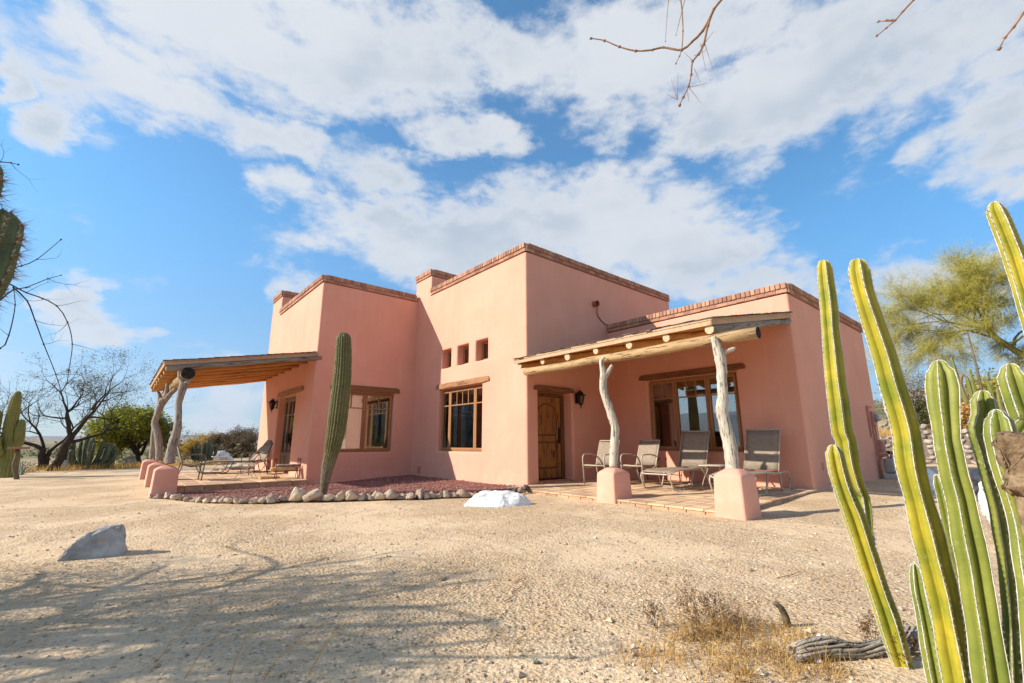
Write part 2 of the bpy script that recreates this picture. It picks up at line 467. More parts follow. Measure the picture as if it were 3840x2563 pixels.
FRAME = mk_wood('window_wood', (0.30, 0.135, 0.055), (0.43, 0.215, 0.095), (0.18, 0.08, 0.035), 1.0, 0.55, axis='Z', cracks=0.3, rnd=0.04, obj_space=False)
LINTEL_Y_SHADED = mk_wood('lintel_wood_shaded', (0.17, 0.065, 0.025), (0.27, 0.115, 0.05), (0.06, 0.025, 0.012), 0.8, 0.7, axis='Y', cracks=0.5, rnd=0.04, obj_space=False)  # darker copy of the lintel wood, porch shade put into the colour
LINTEL = mk_wood('lintel_wood', (0.18, 0.075, 0.03), (0.29, 0.135, 0.06), (0.08, 0.035, 0.02), 0.8, 0.7, axis='X', cracks=0.6, rnd=0.06, obj_space=False)  # for the -Y faces, their shade put into a darker colour
LINTEL_Y = mk_wood('lintel_wood_y', (0.28, 0.13, 0.055), (0.46, 0.245, 0.12), (0.09, 0.04, 0.02), 0.8, 0.7, axis='Y', cracks=0.6, rnd=0.06, obj_space=False)
DOORWOOD = mk_wood('door_wood', (0.20, 0.07, 0.016), (0.44, 0.19, 0.05), (0.035, 0.013, 0.005), 0.7, 0.45, axis='Z', cracks=0.85, rnd=0.0, obj_space=False)
DOORWOOD_D = mk_wood('door_wood_dark', (0.12, 0.048, 0.018), (0.22, 0.095, 0.035), (0.03, 0.012, 0.006), 0.8, 0.5, axis='Z', cracks=0.5, rnd=0.0, obj_space=False)
OLDWOOD = mk_wood('old_door_wood', (0.20, 0.135, 0.095), (0.33, 0.235, 0.17), (0.07, 0.045, 0.03), 0.9, 0.7, axis='Z', cracks=0.5, rnd=0.05, obj_space=False)
INTERIOR = mk_simple('room_dark', (0.045, 0.035, 0.03), (0.075, 0.06, 0.05), 2, 0.9, 0.1)  # dark colour stands for the lack of light indoors
CURTAIN = mk_simple('curtain_white', (0.70, 0.67, 0.60), (0.80, 0.77, 0.70), 8, 0.9, 0.1, 0.2, stretch=(8, 8, 0.3))
IRON = mk_simple('black_iron', (0.018, 0.014, 0.012), (0.045, 0.033, 0.026), 20, 0.55, 0.4, 0.15, metal=0.6)
RUST = mk_simple('rusty_iron', (0.09, 0.032, 0.018), (0.17, 0.065, 0.035), 25, 0.8, 0.3, 0.2, metal=0.3)
FRAME_TAN = mk_simple('tan_tube', (0.40, 0.33, 0.25), (0.46, 0.385, 0.30), 10, 0.45, 0.45)
FRAME_GREY = mk_simple('bronze_tube', (0.12, 0.105, 0.075), (0.17, 0.15, 0.11), 10, 0.45, 0.45)
SLING = mk_sling()
TABLETOP = mk_simple('table_top', (0.42, 0.37, 0.29), (0.52, 0.46, 0.37), 22, 0.55, 0.4)
WHITE_METAL = mk_simple('cream_metal', (0.62, 0.55, 0.43), (0.70, 0.64, 0.52), 15, 0.5, 0.4)
AMBER = mk_simple('amber_pane', (0.03, 0.012, 0.006), (0.07, 0.02, 0.008), 6, 0.2, 0.5)
CLAY = mk_simple('clay_pipe', (0.32, 0.105, 0.055), (0.42, 0.16, 0.09), 8, 0.8, 0.2, 0.15)
CABLE = mk_simple('black_cable', (0.012, 0.012, 0.012), (0.03, 0.03, 0.03), 8, 0.6, 0.3)
PINK_METAL = mk_simple('pink_painted_metal', (0.42, 0.185, 0.14), (0.52, 0.25, 0.19), 9, 0.7, 0.3, 0.15)
GREY_METAL = mk_simple('grey_meter_metal', (0.28, 0.27, 0.26), (0.40, 0.39, 0.37), 9, 0.5, 0.4, metal=0.3)
CONCRETE = mk_simple('concrete_block', (0.40, 0.37, 0.33), (0.52, 0.49, 0.44), 10, 0.95, 0.1, 0.3)
METER_GLASS = mk_simple('meter_dome', (0.45, 0.45, 0.40), (0.55, 0.54, 0.48), 3, 0.08, 0.6)
WHITE_ROCK = mk_simple('white_rock', (0.62, 0.60, 0.575), (0.84, 0.82, 0.79), 2.6, 0.9, 0.15, 0.7, 9, detail=8)
GREY_ROCK = mk_simple('pale_grey_rock', (0.20, 0.19, 0.18), (0.62, 0.59, 0.56), 5.0, 0.92, 0.15, 1.0, 14, detail=8)
EDGE_ROCK = mk_simple('border_stone', (0.30, 0.22, 0.16), (0.56, 0.45, 0.34), 7, 0.92, 0.15, 0.6, 16, rnd=0.30, detail=8)
DARK_ROCK = mk_simple('dark_stone', (0.075, 0.06, 0.055), (0.17, 0.13, 0.115), 9, 0.9, 0.2, 0.6, 16, rnd=0.2)
GREEN_ROCK = mk_simple('green_stone', (0.14, 0.18, 0.15), (0.27, 0.32, 0.28), 14, 0.85, 0.2, 0.5, 30)
GRAVEL = mk_simple('red_gravel', (0.22, 0.095, 0.075), (0.44, 0.24, 0.20), 30, 0.95, 0.1, 0.5, island=0.4, pos=True)
GRAVEL_BED = mk_simple('red_gravel_bed', (0.15, 0.062, 0.05), (0.34, 0.165, 0.135), 55, 0.95, 0.1, 1.0, 60, pos=True)
PEBBLE = mk_simple('yard_pebble', (0.34, 0.25, 0.165), (0.62, 0.50, 0.37), 1.2, 0.95, 0.1, 0.0, island=0.42, pos=True)
STRAW = mk_leaf('dry_grass', (0.46, 0.25, 0.05), (0.74, 0.50, 0.17), 0.3, 0.7)
STRAW_DARK = mk_leaf('dead_weed', (0.10, 0.05, 0.022), (0.30, 0.16, 0.065), 0.2, 0.8)
BARK_DARK = mk_simple('dark_bark', (0.028, 0.021, 0.016), (0.075, 0.058, 0.045), 12, 0.95, 0.1, 0.5)
BARK = mk_simple('brown_bark', (0.10, 0.075, 0.05), (0.20, 0.155, 0.11), 12, 0.95, 0.1, 0.5)
BARK_GREEN = mk_simple('green_bark', (0.14, 0.13, 0.03), (0.26, 0.22, 0.065), 9, 0.8, 0.2, 0.3)
TWIG = mk_simple('twig_bark', (0.20, 0.105, 0.06), (0.36, 0.215, 0.135), 30, 0.8, 0.2, 0.3)
TWIG_DARK = mk_simple('dark_twig', (0.035, 0.025, 0.02), (0.085, 0.06, 0.045), 30, 0.85, 0.2, 0.2)
LEAF_GREEN = mk_leaf('green_leaf', (0.14, 0.17, 0.015), (0.36, 0.34, 0.04), 0.4)
LEAF_OLIVE = mk_leaf('olive_leaf', (0.055, 0.065, 0.02), (0.14, 0.13, 0.045), 0.3)
LEAF_YELLOW = mk_leaf('yellow_leaf', (0.33, 0.20, 0.02), (0.56, 0.36, 0.04), 0.4)
LEAF_VERDE = mk_leaf('palo_verde_twig', (0.30, 0.27, 0.045), (0.50, 0.44, 0.10), 0.3)
LEAF_SCRUB = mk_leaf('scrub_leaf', (0.085, 0.08, 0.035), (0.22, 0.185, 0.09), 0.25)
LEAF_BROWN = mk_leaf('brown_brush', (0.115, 0.08, 0.045), (0.26, 0.185, 0.105), 0.25)
AGAVE = mk_simple('agave_leaf', (0.16, 0.21, 0.17), (0.30, 0.36, 0.30), 6, 0.6, 0.3)
SPINE_W = mk_simple('white_spine', (0.50, 0.46, 0.42), (0.70, 0.66, 0.60), 20, 0.7, 0.2)
SPINE_Y = mk_simple('straw_spine', (0.50, 0.40, 0.22), (0.66, 0.56, 0.36), 20, 0.7, 0.2)
SPINE_B = mk_simple('brown_spine', (0.16, 0.09, 0.05), (0.42, 0.30, 0.19), 20, 0.7, 0.2)
SAGUARO = mk_cactus('saguaro_skin', (0.095, 0.095, 0.028), (0.16, 0.15, 0.05), woody=(0.35, 0.95), scale=3)
FENCEPOST = mk_cactus('fence_post_skin', (0.11, 0.15, 0.02), (0.26, 0.26, 0.04), scar=(0.50, 0.44, 0.25), scale=4.5, dirt=0.35)
FENCEPOST_Y = mk_cactus('fence_post_sunlit_skin', (0.19, 0.215, 0.02), (0.46, 0.36, 0.03), scar=(0.50, 0.44, 0.25), scale=7, dirt=0.35)  # yellow of the sunlit sides put into the skin colour of these stems
CARDON = mk_cactus('cardon_skin', (0.125, 0.14, 0.03), (0.21, 0.20, 0.045), scale=2.5)
CEREUS = mk_cactus('cereus_skin', (0.05, 0.08, 0.035), (0.14, 0.17, 0.075), scale=9)
CLUMP = mk_cactus('clump_cactus_skin', (0.05, 0.07, 0.03), (0.11, 0.13, 0.06), scale=4)
DEADWOOD = mk_wood('dead_cactus_wood', (0.24, 0.20, 0.165), (0.50, 0.44, 0.375), (0.035, 0.025, 0.018), 3.0, 0.9, axis='X', cracks=0.95, rnd=0.0)
CRUST = mk_simple('dead_crust', (0.10, 0.06, 0.03), (0.34, 0.24, 0.15), 24, 0.95, 0.1, 1.0, 20)
MOUNTAIN = mk_simple('mountain_rock', (0.13, 0.105, 0.085), (0.24, 0.195, 0.155), 0.004, 0.95, 0.05, pos=True, detail=8)
HILL = mk_simple('hillside', (0.22, 0.165, 0.10), (0.44, 0.33, 0.21), 0.05, 0.95, 0.05, pos=True, detail=8)
WALLSTONE = mk_simple('wall_stone', (0.22, 0.175, 0.145), (0.46, 0.40, 0.345), 5, 0.92, 0.12, 0.5, 14, rnd=0.3, pos=True)
WALLMORTAR = mk_simple('wall_mortar', (0.155, 0.12, 0.10), (0.25, 0.20, 0.165), 8, 0.95, 0.1, 0.5)
BLACK_PLASTIC = mk_simple('black_plastic', (0.015, 0.015, 0.015), (0.03, 0.03, 0.03), 8, 0.5, 0.3)
BOARD = mk_wood('board_wood', (0.22, 0.11, 0.07), (0.34, 0.18, 0.12), (0.10, 0.05, 0.03), 1.0, 0.85, cracks=0.4)
LOGWOOD = mk_simple('firewood_bark', (0.26, 0.20, 0.145), (0.50, 0.42, 0.33), 12, 0.95, 0.1, 0.6)
SPLIT = mk_simple('split_firewood', (0.50, 0.29, 0.11), (0.66, 0.43, 0.20), 12, 0.9, 0.1, 0.3)
TRAILER = mk_simple('white_sheet_metal', (0.66, 0.66, 0.66), (0.75, 0.75, 0.75), 1, 0.4, 0.4)

# ------------------------------------------------------------------ the land
def build_ground():
    radii = [0.0, 0.4]
    r = 0.4
    while r < 16000:
        step = 0.16 if r < 24 else 0.16 + (r - 24) * 0.06
        r += step; radii.append(r)
    NA = 288
    vs = [(0, 0, ground_z(0, 0))]; fs = []
    for r in radii[1:]:
        for k in range(NA):
            a = 2 * pi * k / NA
            x, y = r * cos(a), r * sin(a)
            vs.append((x, y, ground_z(x, y)))
    for k in range(NA): fs.append((0, 1 + k, 1 + (k + 1) % NA))
    for i in range(len(radii) - 2):
        o = 1 + i * NA
        for k in range(NA):
            a, b = o + k, o + (k + 1) % NA
            fs.append((a, a + NA, b + NA, b))
    mb = MB(); mb.v = vs; mb.f = fs
    return mb.build('ground', EARTH, smooth=True, kind='structure')
build_ground()

def ridge(name, r0, fn, mat_, a0=-pi, a1=pi, n=420, depth=0.35, base=-30):
    vs = []; fs = []; J = 7
    for k in range(n + 1):
        a = a0 + (a1 - a0) * k / n
        h = fn(a)
        az = VIEW_AZ - a
        for j in range(J):
            t = j / (J - 1)
            rr = r0 * (1 + depth * t)
            jag = mnoise.fractal(Vector((a * 14, t * 3.0, r0 * 0.001)), 0.9, 2.1, 5)
            z = base + (h - base) * (sin(t * pi * 0.5) ** 0.8) * (1 + 0.13 * jag)
            rr *= 1 + 0.03 * mnoise.noise(Vector((a * 22, t * 5, 2.0)))
            vs.append((rr * cos(az), rr * sin(az), z))
    for k in range(n):
        for j in range(J - 1):
            a = k * J + j; fs.append((a, a + J, a + J + 1, a + 1))
    mb = MB(); mb.v = vs; mb.f = fs
    return mb.build(name, mat_, smooth=False, kind='structure')

def far_h(a):
    n = mnoise.fractal(Vector((a * 3.1, 4.2, 0)), 1.0, 2.0, 6)
    h = 120 + 60 * n
    h += 150 * exp(-((a + 0.49) / 0.055) ** 2) + 60 * exp(-((a + 0.62) / 0.05) ** 2)
    h += 620 * smoothstep(0.45, 0.85, a) * (1 + 0.30 * n)
    h += 560 * smoothstep(-1.0, -1.6, a) * (1 + 0.35 * n)
    return max(40, h)
ridge('mountain_range', 9500, far_h, MOUNTAIN)
def near_h(a):
    n = mnoise.fractal(Vector((a * 5.0, 9.2, 0)), 1.0, 2.0, 6)
    return 1 + 5 * n + 26 * smoothstep(-0.70, -0.85, a) * smoothstep(-1.6, -1.0, a) * (1 + 0.3 * n)
ridge('low_hills', 2600, near_h, HILL)

# ------------------------------------------------------------------ the house
TX, TY, LX, LY, RX, RY = 7.08, 7.82, 3.97, 13.23, 10.16, 3.167
T_TOP, L_TOP, R_TOP = 5.64, 5.62, 4.03
house = thing('adobe_house', 'pink stucco adobe house with stepped flat roofs, brick copings and two log porches', 'house')

def block(x0, x1, y0, y1, z0, z1, front=(), side=(), bevel=0.05, name='wall'):
    """solid of wall; front = openings (y0,y1,z0,z1,depth) in the -X face, side = openings (x0,x1,z0,z1,depth) in the -Y face"""
    xs = sorted({x0, x1} | {q for o in side for q in o[:2]})
    ys = sorted({y0, y1} | {q for o in front for q in o[:2]})
    zs = sorted({z0, z1} | {q for o in front for q in o[2:4]} | {q for o in side for q in o[2:4]})
    idx = {}; vs = []; fs = []
    def V(p):
        k = tuple(round(c, 4) for c in p)
        if k not in idx: idx[k] = len(vs); vs.append(k)
        return idx[k]
    def Q(*ps): fs.append(tuple(V(p) for p in ps))
    def inside(a, z, ops):
        for o in ops:
            if o[0] < a < o[1] and o[2] < z < o[3]: return True
        return False
    for j in range(len(zs) - 1):
        za, zb = zs[j], zs[j + 1]; zm = (za + zb) / 2
        for i in range(len(ys) - 1):
            a, b = ys[i], ys[i + 1]
            if not inside((a + b) / 2, zm, front): Q((x0, b, za), (x0, a, za), (x0, a, zb), (x0, b, zb))
            Q((x1, a, za), (x1, b, za), (x1, b, zb), (x1, a, zb))
        for i in range(len(xs) - 1):
            a, b = xs[i], xs[i + 1]
            if not inside((a + b) / 2, zm, side): Q((a, y0, za), (b, y0, za), (b, y0, zb), (a, y0, zb))
            Q((b, y1, za), (a, y1, za), (a, y1, zb), (b, y1, zb))
    for i in range(len(xs) - 1):
        for j in range(len(ys) - 1):
            Q((xs[i], ys[j], z1), (xs[i + 1], ys[j], z1), (xs[i + 1], ys[j + 1], z1), (xs[i], ys[j + 1], z1))
    def reveal(P, o, A, zs_):
        a0, a1, c0, c1, d = o
        aa = [q for q in A if a0 <= q <= a1]; zz = [q for q in zs_ if c0 <= q <= c1]
        for i in range(len(zz) - 1):
            Q(P(a0, zz[i], 0), P(a0, zz[i], d), P(a0, zz[i + 1], d), P(a0, zz[i + 1], 0))
            Q(P(a1, zz[i], d), P(a1, zz[i], 0), P(a1, zz[i + 1], 0), P(a1, zz[i + 1], d))
        for i in range(len(aa) - 1):
            Q(P(aa[i], c0, 0), P(aa[i + 1], c0, 0), P(aa[i + 1], c0, d), P(aa[i], c0, d))
            Q(P(aa[i], c1, d), P(aa[i + 1], c1, d), P(aa[i + 1], c1, 0), P(aa[i], c1, 0))
    for o in front: reveal(lambda a, z, d: (x0 + d, a, z), o, ys, zs)
    for o in side: reveal(lambda a, z, d: (a, y0 + d, z), o, xs, zs)
    me = bpy.data.meshes.new(name); me.from_pydata(vs, [], fs); me.update()
    bm = bmesh.new(); bm.from_mesh(me); bmesh.ops.recalc_face_normals(bm, faces=bm.faces); bm.to_mesh(me); bm.free()
    o = obj(name, me, STUCCO, house)
    b = o.modifiers.new('bevel', 'BEVEL'); b.width = bevel; b.segments = 4; b.limit_method = 'ANGLE'; b.angle_limit = radians(40); b.use_clamp_overlap = False
    me.polygons.foreach_set('use_smooth', [True] * len(me.polygons))
    w = o.modifiers.new('wn', 'WEIGHTED_NORMAL'); w.keep_sharp = False
    return o

CLER = [(11.12, 11.61), (10.235, 10.78), (9.35, 9.885)]
W1 = (4.64, 6.40, 0.73, 2.47, 0.30)
W2 = (9.58, 11.71, 0.76, 2.51, 0.30)
W3 = (4.40, 6.64, 0.80, 2.53, 0.30)
D1 = (7.44, 8.60, 0.125, 2.20, 0.40)
D2 = (14.90, 16.86, 0.06, 2.47, 0.40)
block(TX, 13.6, TY, 14.2, -0.4, T_TOP, front=[W2] + [(a, b, 3.14, 3.69, 0.32) for a, b in CLER], side=[D1])
block(LX, 7.34, LY, 19.24, -0.5, L_TOP, front=[D2], side=[W1])
block(RX, 15.72, RY, 7.95, -0.3, R_TOP, front=[W3])

# chimneys
block(TX - 0.003, 8.25, 12.38, 13.40, 4.9, 6.32, bevel=0.04, name='chimney')
block(LX - 0.003, 5.0, 17.95, 19.243, 4.9, 6.36, bevel=0.04, name='chimney')
for (x, y, z) in ((7.75, 12.85, 6.44), (4.5, 18.5, 6.48)):
    MB().lathe([(0.20, 0.0), (0.20, 0.20), (0.17, 0.21), (0.17, 0.02)], (x, y, z), 18).build('flue_pipe', CLAY, house, bevel=0.01)

# ---- brick copings: a stretcher course and a rowlock course standing on it
row_me = [];
for k in range(3):
    mb = MB(); rr = random.Random(40 + k)
    mb.box((-0.046, -0.11, 0), (0.046, 0.055, 0.125))
    me = mb.mesh('brick')
    bm = bmesh.new(); bm.from_mesh(me)
    bmesh.ops.bevel(bm, geom=bm.edges[:], offset=0.008, segments=1, affect='EDGES')
    for v in bm.verts: v.co += Vector((rr.uniform(-.002, .002), rr.uniform(-.003, .003), rr.uniform(-.002, .002)))
    bm.to_mesh(me); bm.free(); me.materials.append(BRICK); row_me.append(me)
str_me = []
for k in range(2):
    mb = MB(); mb.box((-0.100, -0.11, 0), (0.100, 0.032, 0.078)); me = mb.mesh('brick')
    bm = bmesh.new(); bm.from_mesh(me)
    bmesh.ops.bevel(bm, geom=bm.edges[:], offset=0.007, segments=1, affect='EDGES'); bm.to_mesh(me); bm.free()
    me.materials.append(BRICK); str_me.append(me)
brng = random.Random(11)
def coping(p, q, z, outward, near=1e9, skip0=0.0):
    """mortar bed with bricks; pieces farther than `near` from p are one joined course"""
    p, q = Vector((*p, z)), Vector((*q, z)); d = (q - p); L = d.length; d.normalize(); o = Vector((*outward, 0))
    bed = MB().bar(p + Vector((0, 0, 0.100)) - o * 0.07, q + Vector((0, 0, 0.100)) - o * 0.07, 0.19, 0.196)
    part = bed.build('coping', MORTAR, house)
    far = MB()
    rot = Matrix((d, o, Vector((0, 0, 1)))).transposed()
    if rot.determinant() < 0: rot = Matrix((-d, o, Vector((0, 0, 1)))).transposed()
    def put(me, s, dz, half, dep, hgt):
        c = p + d * s + Vector((0, 0, dz)) + o * brng.uniform(-0.004, 0.004)
        if s < near:
            b = bpy.data.objects.new('brick', me); COL.objects.link(b); b.parent = part
            m = rot.to_4x4() @ Matrix.Rotation(brng.uniform(-.012, .012), 4, 'Z'); m.translation = c; b.matrix_local = m
        else:
            m = rot.to_4x4(); m.translation = c
            far.box((-half, -0.11, 0), (half, dep, hgt), m)
    s = 0.05 + skip0
    while s < L - 0.02:
        put(row_me[brng.randrange(3)], s, 0.088 + brng.uniform(-.003, .003), 0.046, 0.055, 0.125); s += 0.1015
    s = 0.10 + skip0
    while s < L - 0.05:
        put(str_me[brng.randrange(2)], s, 0.004, 0.1, 0.032, 0.078); s += 0.2115
    if far.v: far.build('brick_course', BRICK_ISL, part, kind='stuff')
coping((TX, TY), (TX, 12.40), T_TOP, (-1, 0))
coping((TX + 0.0, TY), (13.6, TY), T_TOP, (0, -1), 4.0, 0.06)
coping((LX, LY), (LX, 17.98), L_TOP, (-1, 0), 2.6)
coping((LX, LY), (TX - 0.06, LY), L_TOP, (0, -1), 99, 0.06)
coping((RX, RY), (RX, TY - 0.06), R_TOP, (-1, 0))
coping((RX, RY), (15.72, RY), R_TOP, (0, -1), 1.2, 0.06)
for (x0, x1, y0, y1, z) in ((TX, 8.25, 12.38, 13.40, 6.32), (LX, 5.0, 17.95, 19.24, 6.36)):
    coping((x0, y0), (x0, y1), z, (-1, 0), 0); coping((x0, y0), (x1, y0), z, (0, -1), 0, 0.06)
    MB().box((x0 + 0.05, y0 + 0.05, z + 0.01), (x1 - 0.02, y1 - 0.02, z + 0.15)).build('chimney_cap', MORTAR, house)

# ---- windows
def mapper(face, plane):
    if face == 'x': return lambda a, z, d: (plane + d, a, z)
    return lambda a, z, d: (a, plane + d, z)
def pbox(mb, P, a0, a1, z0, z1, d0, d1):
    p, q = P(a0, z0, d0), P(a1, z1, d1)
    return mb.box([min(u, v) for u, v in zip(p, q)], [max(u, v) for u, v in zip(p, q)])
def ring(mb, P, a0, a1, z0, z1, w, d0, d1):
    pbox(mb, P, a0, a0 + w, z0, z1, d0, d1); pbox(mb, P, a1 - w, a1, z0, z1, d0, d1)
    pbox(mb, P, a0 + w, a1 - w, z0, z0 + w, d0, d1); pbox(mb, P, a0 + w, a1 - w, z1 - w, z1, d0, d1)
def lintel(P, a0, a1, z0, z1, mat_, out=0.035, deep=0.2, r=0.09, tilt=0.0):
    pts = []
    for k in range(6):
        t = pi / 2 * k / 5
        pts.append((a1 - r + r * sin(t) * 1.0, z1 - (z1 - z0) * 0.85 * (1 - cos(t)) if False else z1 - r * (1 - cos(t))))
    pts.append((a1, z0 + 0.004)); pts.append((a1 - 0.14, z0)); pts.append((a1 - 0.2, z0 - 0.016)); pts.append((a0 + 0.2, z0 - 0.016)); pts.append((a0 + 0.14, z0)); pts.append((a0, z0 + 0.004))
    for k in range(5, -1, -1):
        t = pi / 2 * k / 5
        pts.append((a0 + r - r * sin(t), z1 - r * (1 - cos(t))))
    n = len(pts); mb = MB()
    vs = [P(a, z, -out) for a, z in pts] + [P(a, z, deep) for a, z in pts]
    fs = [tuple(range(n)), tuple(range(2 * n - 1, n - 1, -1))] + [(i, i + n, (i + 1) % n + n, (i + 1) % n) for i in range(n)]
    mb.add(vs, fs)
    me = mb.mesh('lintel'); bm = bmesh.new(); bm.from_mesh(me); bmesh.ops.recalc_face_normals(bm, faces=bm.faces); bm.to_mesh(me); bm.free()
    return obj('lintel', me, mat_, house, bevel=0.012)

def window(face, plane, op, sash, tops, d=0.10, mat_=None, transom=0.74, curtain=(), lintel_mat=None, lint=None, fw=0.05, name='window'):
    """op: opening; sash: fractional widths from a0 to a1; tops: panes over the transom of each sash"""
    P = mapper(face, plane); a0, a1, z0, z1, dep = op
    mat_ = mat_ or FRAME
    mb = MB(); ring(mb, P, a0 - 0.01, a1 + 0.01, z0 - 0.01, z1 + 0.01, fw, d, d + 0.11)
    win = mb.build(name, mat_, house, bevel=0.006)
    inner0, inner1 = a0 + fw - 0.012, a1 - fw + 0.012
    tot = sum(sash); a = inner0
    for k, (s, nt) in enumerate(zip(sash, tops)):
        b = a + (inner1 - inner0) * s / tot
        mb = MB(); g = 0.004; sw = 0.058
        zz0, zz1 = z0 + fw - 0.012, z1 - fw + 0.012
        ring(mb, P, a + g, b - g, zz0 + g, zz1 - g, sw, d - 0.018, d + 0.05)
        mb.build('sash', mat_, win, bevel=0.006)
        zt = zz0 + (zz1 - zz0) * transom
        if nt:
            mb = MB(); pbox(mb, P, a + sw, b - sw, zt - 0.016, zt + 0.016, d - 0.008, d + 0.04)
            for i in range(1, nt):
                c = a + sw + (b - a - 2 * sw) * i / nt
                pbox(mb, P, c - 0.013, c + 0.013, zt + 0.016, zz1 - sw, d - 0.008, d + 0.04)
            mb.build('muntin', mat_, win, bevel=0.004)
            for i in range(nt):
                c0 = a + sw + (b - a - 2 * sw) * i / nt; c1 = a + sw + (b - a - 2 * sw) * (i + 1) / nt
                pbox(MB(), P, c0, c1, zt, zz1 - sw + 0.01, d + 0.012, d + 0.018).build('pane', GLASS, win)
            pbox(MB(), P, a + sw - .01, b - sw + .01, zz0 + sw - 0.01, zt, d + 0.012, d + 0.018).build('pane', GLASS, win)
        else:
            pbox(MB(), P, a + sw - .01, b - sw + .01, zz0 + sw - 0.01, zz1 - sw + .01, d + 0.012, d + 0.018).build('pane', GLASS, win)
        if k in curtain:
            mb = MB(); n = 26
            for i in range(n):
                c0 = a + (b - a) * i / n; c1 = a + (b - a) * (i + 1) / n
                mb.add([P(c0, z0 + .02, d + .17 + .02 * (i % 2)), P(c1, z0 + .02, d + .17 + .02 * ((i + 1) % 2)), P(c1, z1 - .02, d + .17 + .02 * ((i + 1) % 2)), P(c0, z1 - .02, d + .17 + .02 * (i % 2))], [(0, 1, 2, 3)])
            mb.build('curtain', CURTAIN, win, smooth=True)
        a = b
    # room behind the glass, its dimness put into a dark colour
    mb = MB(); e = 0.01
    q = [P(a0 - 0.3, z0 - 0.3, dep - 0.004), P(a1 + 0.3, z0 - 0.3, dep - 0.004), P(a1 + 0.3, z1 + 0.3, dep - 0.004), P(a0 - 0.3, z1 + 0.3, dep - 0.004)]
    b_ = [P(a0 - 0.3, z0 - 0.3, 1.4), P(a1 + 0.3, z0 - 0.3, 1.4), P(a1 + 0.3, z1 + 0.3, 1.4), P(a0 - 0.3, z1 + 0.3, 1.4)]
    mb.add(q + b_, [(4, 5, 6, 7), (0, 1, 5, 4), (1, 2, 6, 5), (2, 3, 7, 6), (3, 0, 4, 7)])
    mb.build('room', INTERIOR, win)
    if lint:
        lintel(P, *lint, lintel_mat)
    return win
window('y', LY, W1, (1, 1), (2, 2), curtain=(0,), lintel_mat=LINTEL, lint=(4.43, 6.57, 2.50, 2.655))
window('x', TX, W2, (0.42, 1.28, 0.42), (1, 4, 1), d=0.13, lintel_mat=LINTEL_Y, lint=(9.24, 11.86, 2.545, 2.685))
window('x', RX, W3, (0.31, 0.385, 0.31), (2, 3, 2), lintel_mat=LINTEL_Y_SHADED, lint=(4.17, 6.86, 2.555, 2.685))
for a, b in CLER:
    window('x', TX, (a, b, 3.14, 3.69, 0.32), (1,), (0,), d=0.22, fw=0.02, curtain=(0,))

# ---- front door
P = mapper('y', TY)
mb = MB(); pbox(mb, P, 7.45, 7.545, 0.13, 2.2, 0.28, 0.40); pbox(mb, P, 8.495, 8.60, 0.13, 2.2, 0.28, 0.40); pbox(mb, P, 7.545, 8.495, 2.12, 2.2, 0.28, 0.40)
frame = mb.build('door_frame', DOORWOOD_D, house, bevel=0.008)
dA, dB = 7.55, 8.49
door = pbox(MB(), P, dA, dB, 0.15, 2.115, 0.335, 0.37).build('door', DOORWOOD_D, house, bevel=0.004)
mb = MB()
pbox(mb, P, dA, dA + 0.13, 0.152, 2.112, 0.312, 0.336); pbox(mb, P, dB - 0.13, dB, 0.152, 2.112, 0.312, 0.336)
pbox(mb, P, dA + 0.13, dB - 0.13, 0.152, 0.38, 0.313, 0.336); pbox(mb, P, dA + 0.13, dB - 0.13, 1.02, 1.16, 0.313, 0.336)
mb.build('door_rail', DOORWOOD, door, bevel=0.01)
def arch_poly(a0, a1, z0, z1, rise, d0, d1, n=12):
    pts = [(a0, z0), (a1, z0)] + [(a1 + (a0 - a1) * k / n, z1 - rise + rise * (1 - (2 * k / n - 1) ** 2)) for k in range(n + 1)]
    m = len(pts); mb = MB()
    mb.add([P(a, z, d0) for a, z in pts] + [P(a, z, d1) for a, z in pts], [tuple(range(m)), tuple(range(2 * m - 1, m - 1, -1))] + [(i, i + m, (i + 1) % m + m, (i + 1) % m) for i in range(m)])
    me = mb.mesh('door_panel'); bm = bmesh.new(); bm.from_mesh(me); bmesh.ops.recalc_face_normals(bm, faces=bm.faces); bm.to_mesh(me); bm.free(); return me
# head rail with an arched lower edge
n = 14; a0, a1 = dA + 0.13, dB - 0.13
pts = [(a1, 2.112), (a0, 2.112)] + [(a0 + (a1 - a0) * k / n, 1.80 + 0.16 * (1 - (2 * k / n - 1) ** 2)) for k in range(n + 1)]
m_ = len(pts); mb = MB()
for k in range(n):
    ka, kb = a0 + (a1 - a0) * k / n, a0 + (a1 - a0) * (k + 1) / n
    za, zb = 1.80 + 0.16 * (1 - (2 * k / n - 1) ** 2), 1.80 + 0.16 * (1 - (2 * (k + 1) / n - 1) ** 2)
    mb.add([P(ka, za, .313), P(kb, zb, .313), P(kb, 2.112, .313), P(ka, 2.112, .313), P(ka, za, .336), P(kb, zb, .336), P(kb, 2.112, .336), P(ka, 2.112, .336)],
           [(0, 1, 2, 3), (0, 4, 5, 1)])
mb.build('door_rail', DOORWOOD, door)
obj('door_panel', arch_poly(dA + 0.165, dB - 0.165, 1.195, 1.925, 0.15, 0.318, 0.337), DOORWOOD, door, bevel=0.012)
pbox(MB(), P, dA + 0.165, dB - 0.165, 0.415, 0.985, 0.318, 0.337).build('door_panel', DOORWOOD, door, bevel=0.012)
mb = MB(); pbox(mb, P, dB - 0.10, dB - 0.035, 0.98, 1.36, 0.292, 0.313); mb.tube([P(dB - .07, 1.05, .27), P(dB - .19, 1.045, .265)], 0.011, 8); mb.tube([P(dB - .07, 1.05, .31), P(dB - .07, 1.05, .265)], 0.012, 8)
mb.lathe([(0.0, 0), (0.018, 0), (0.018, .02)], P(dB - .067, 1.27, .28), 10)
mb.build('door_handle', IRON, door, bevel=0.003)
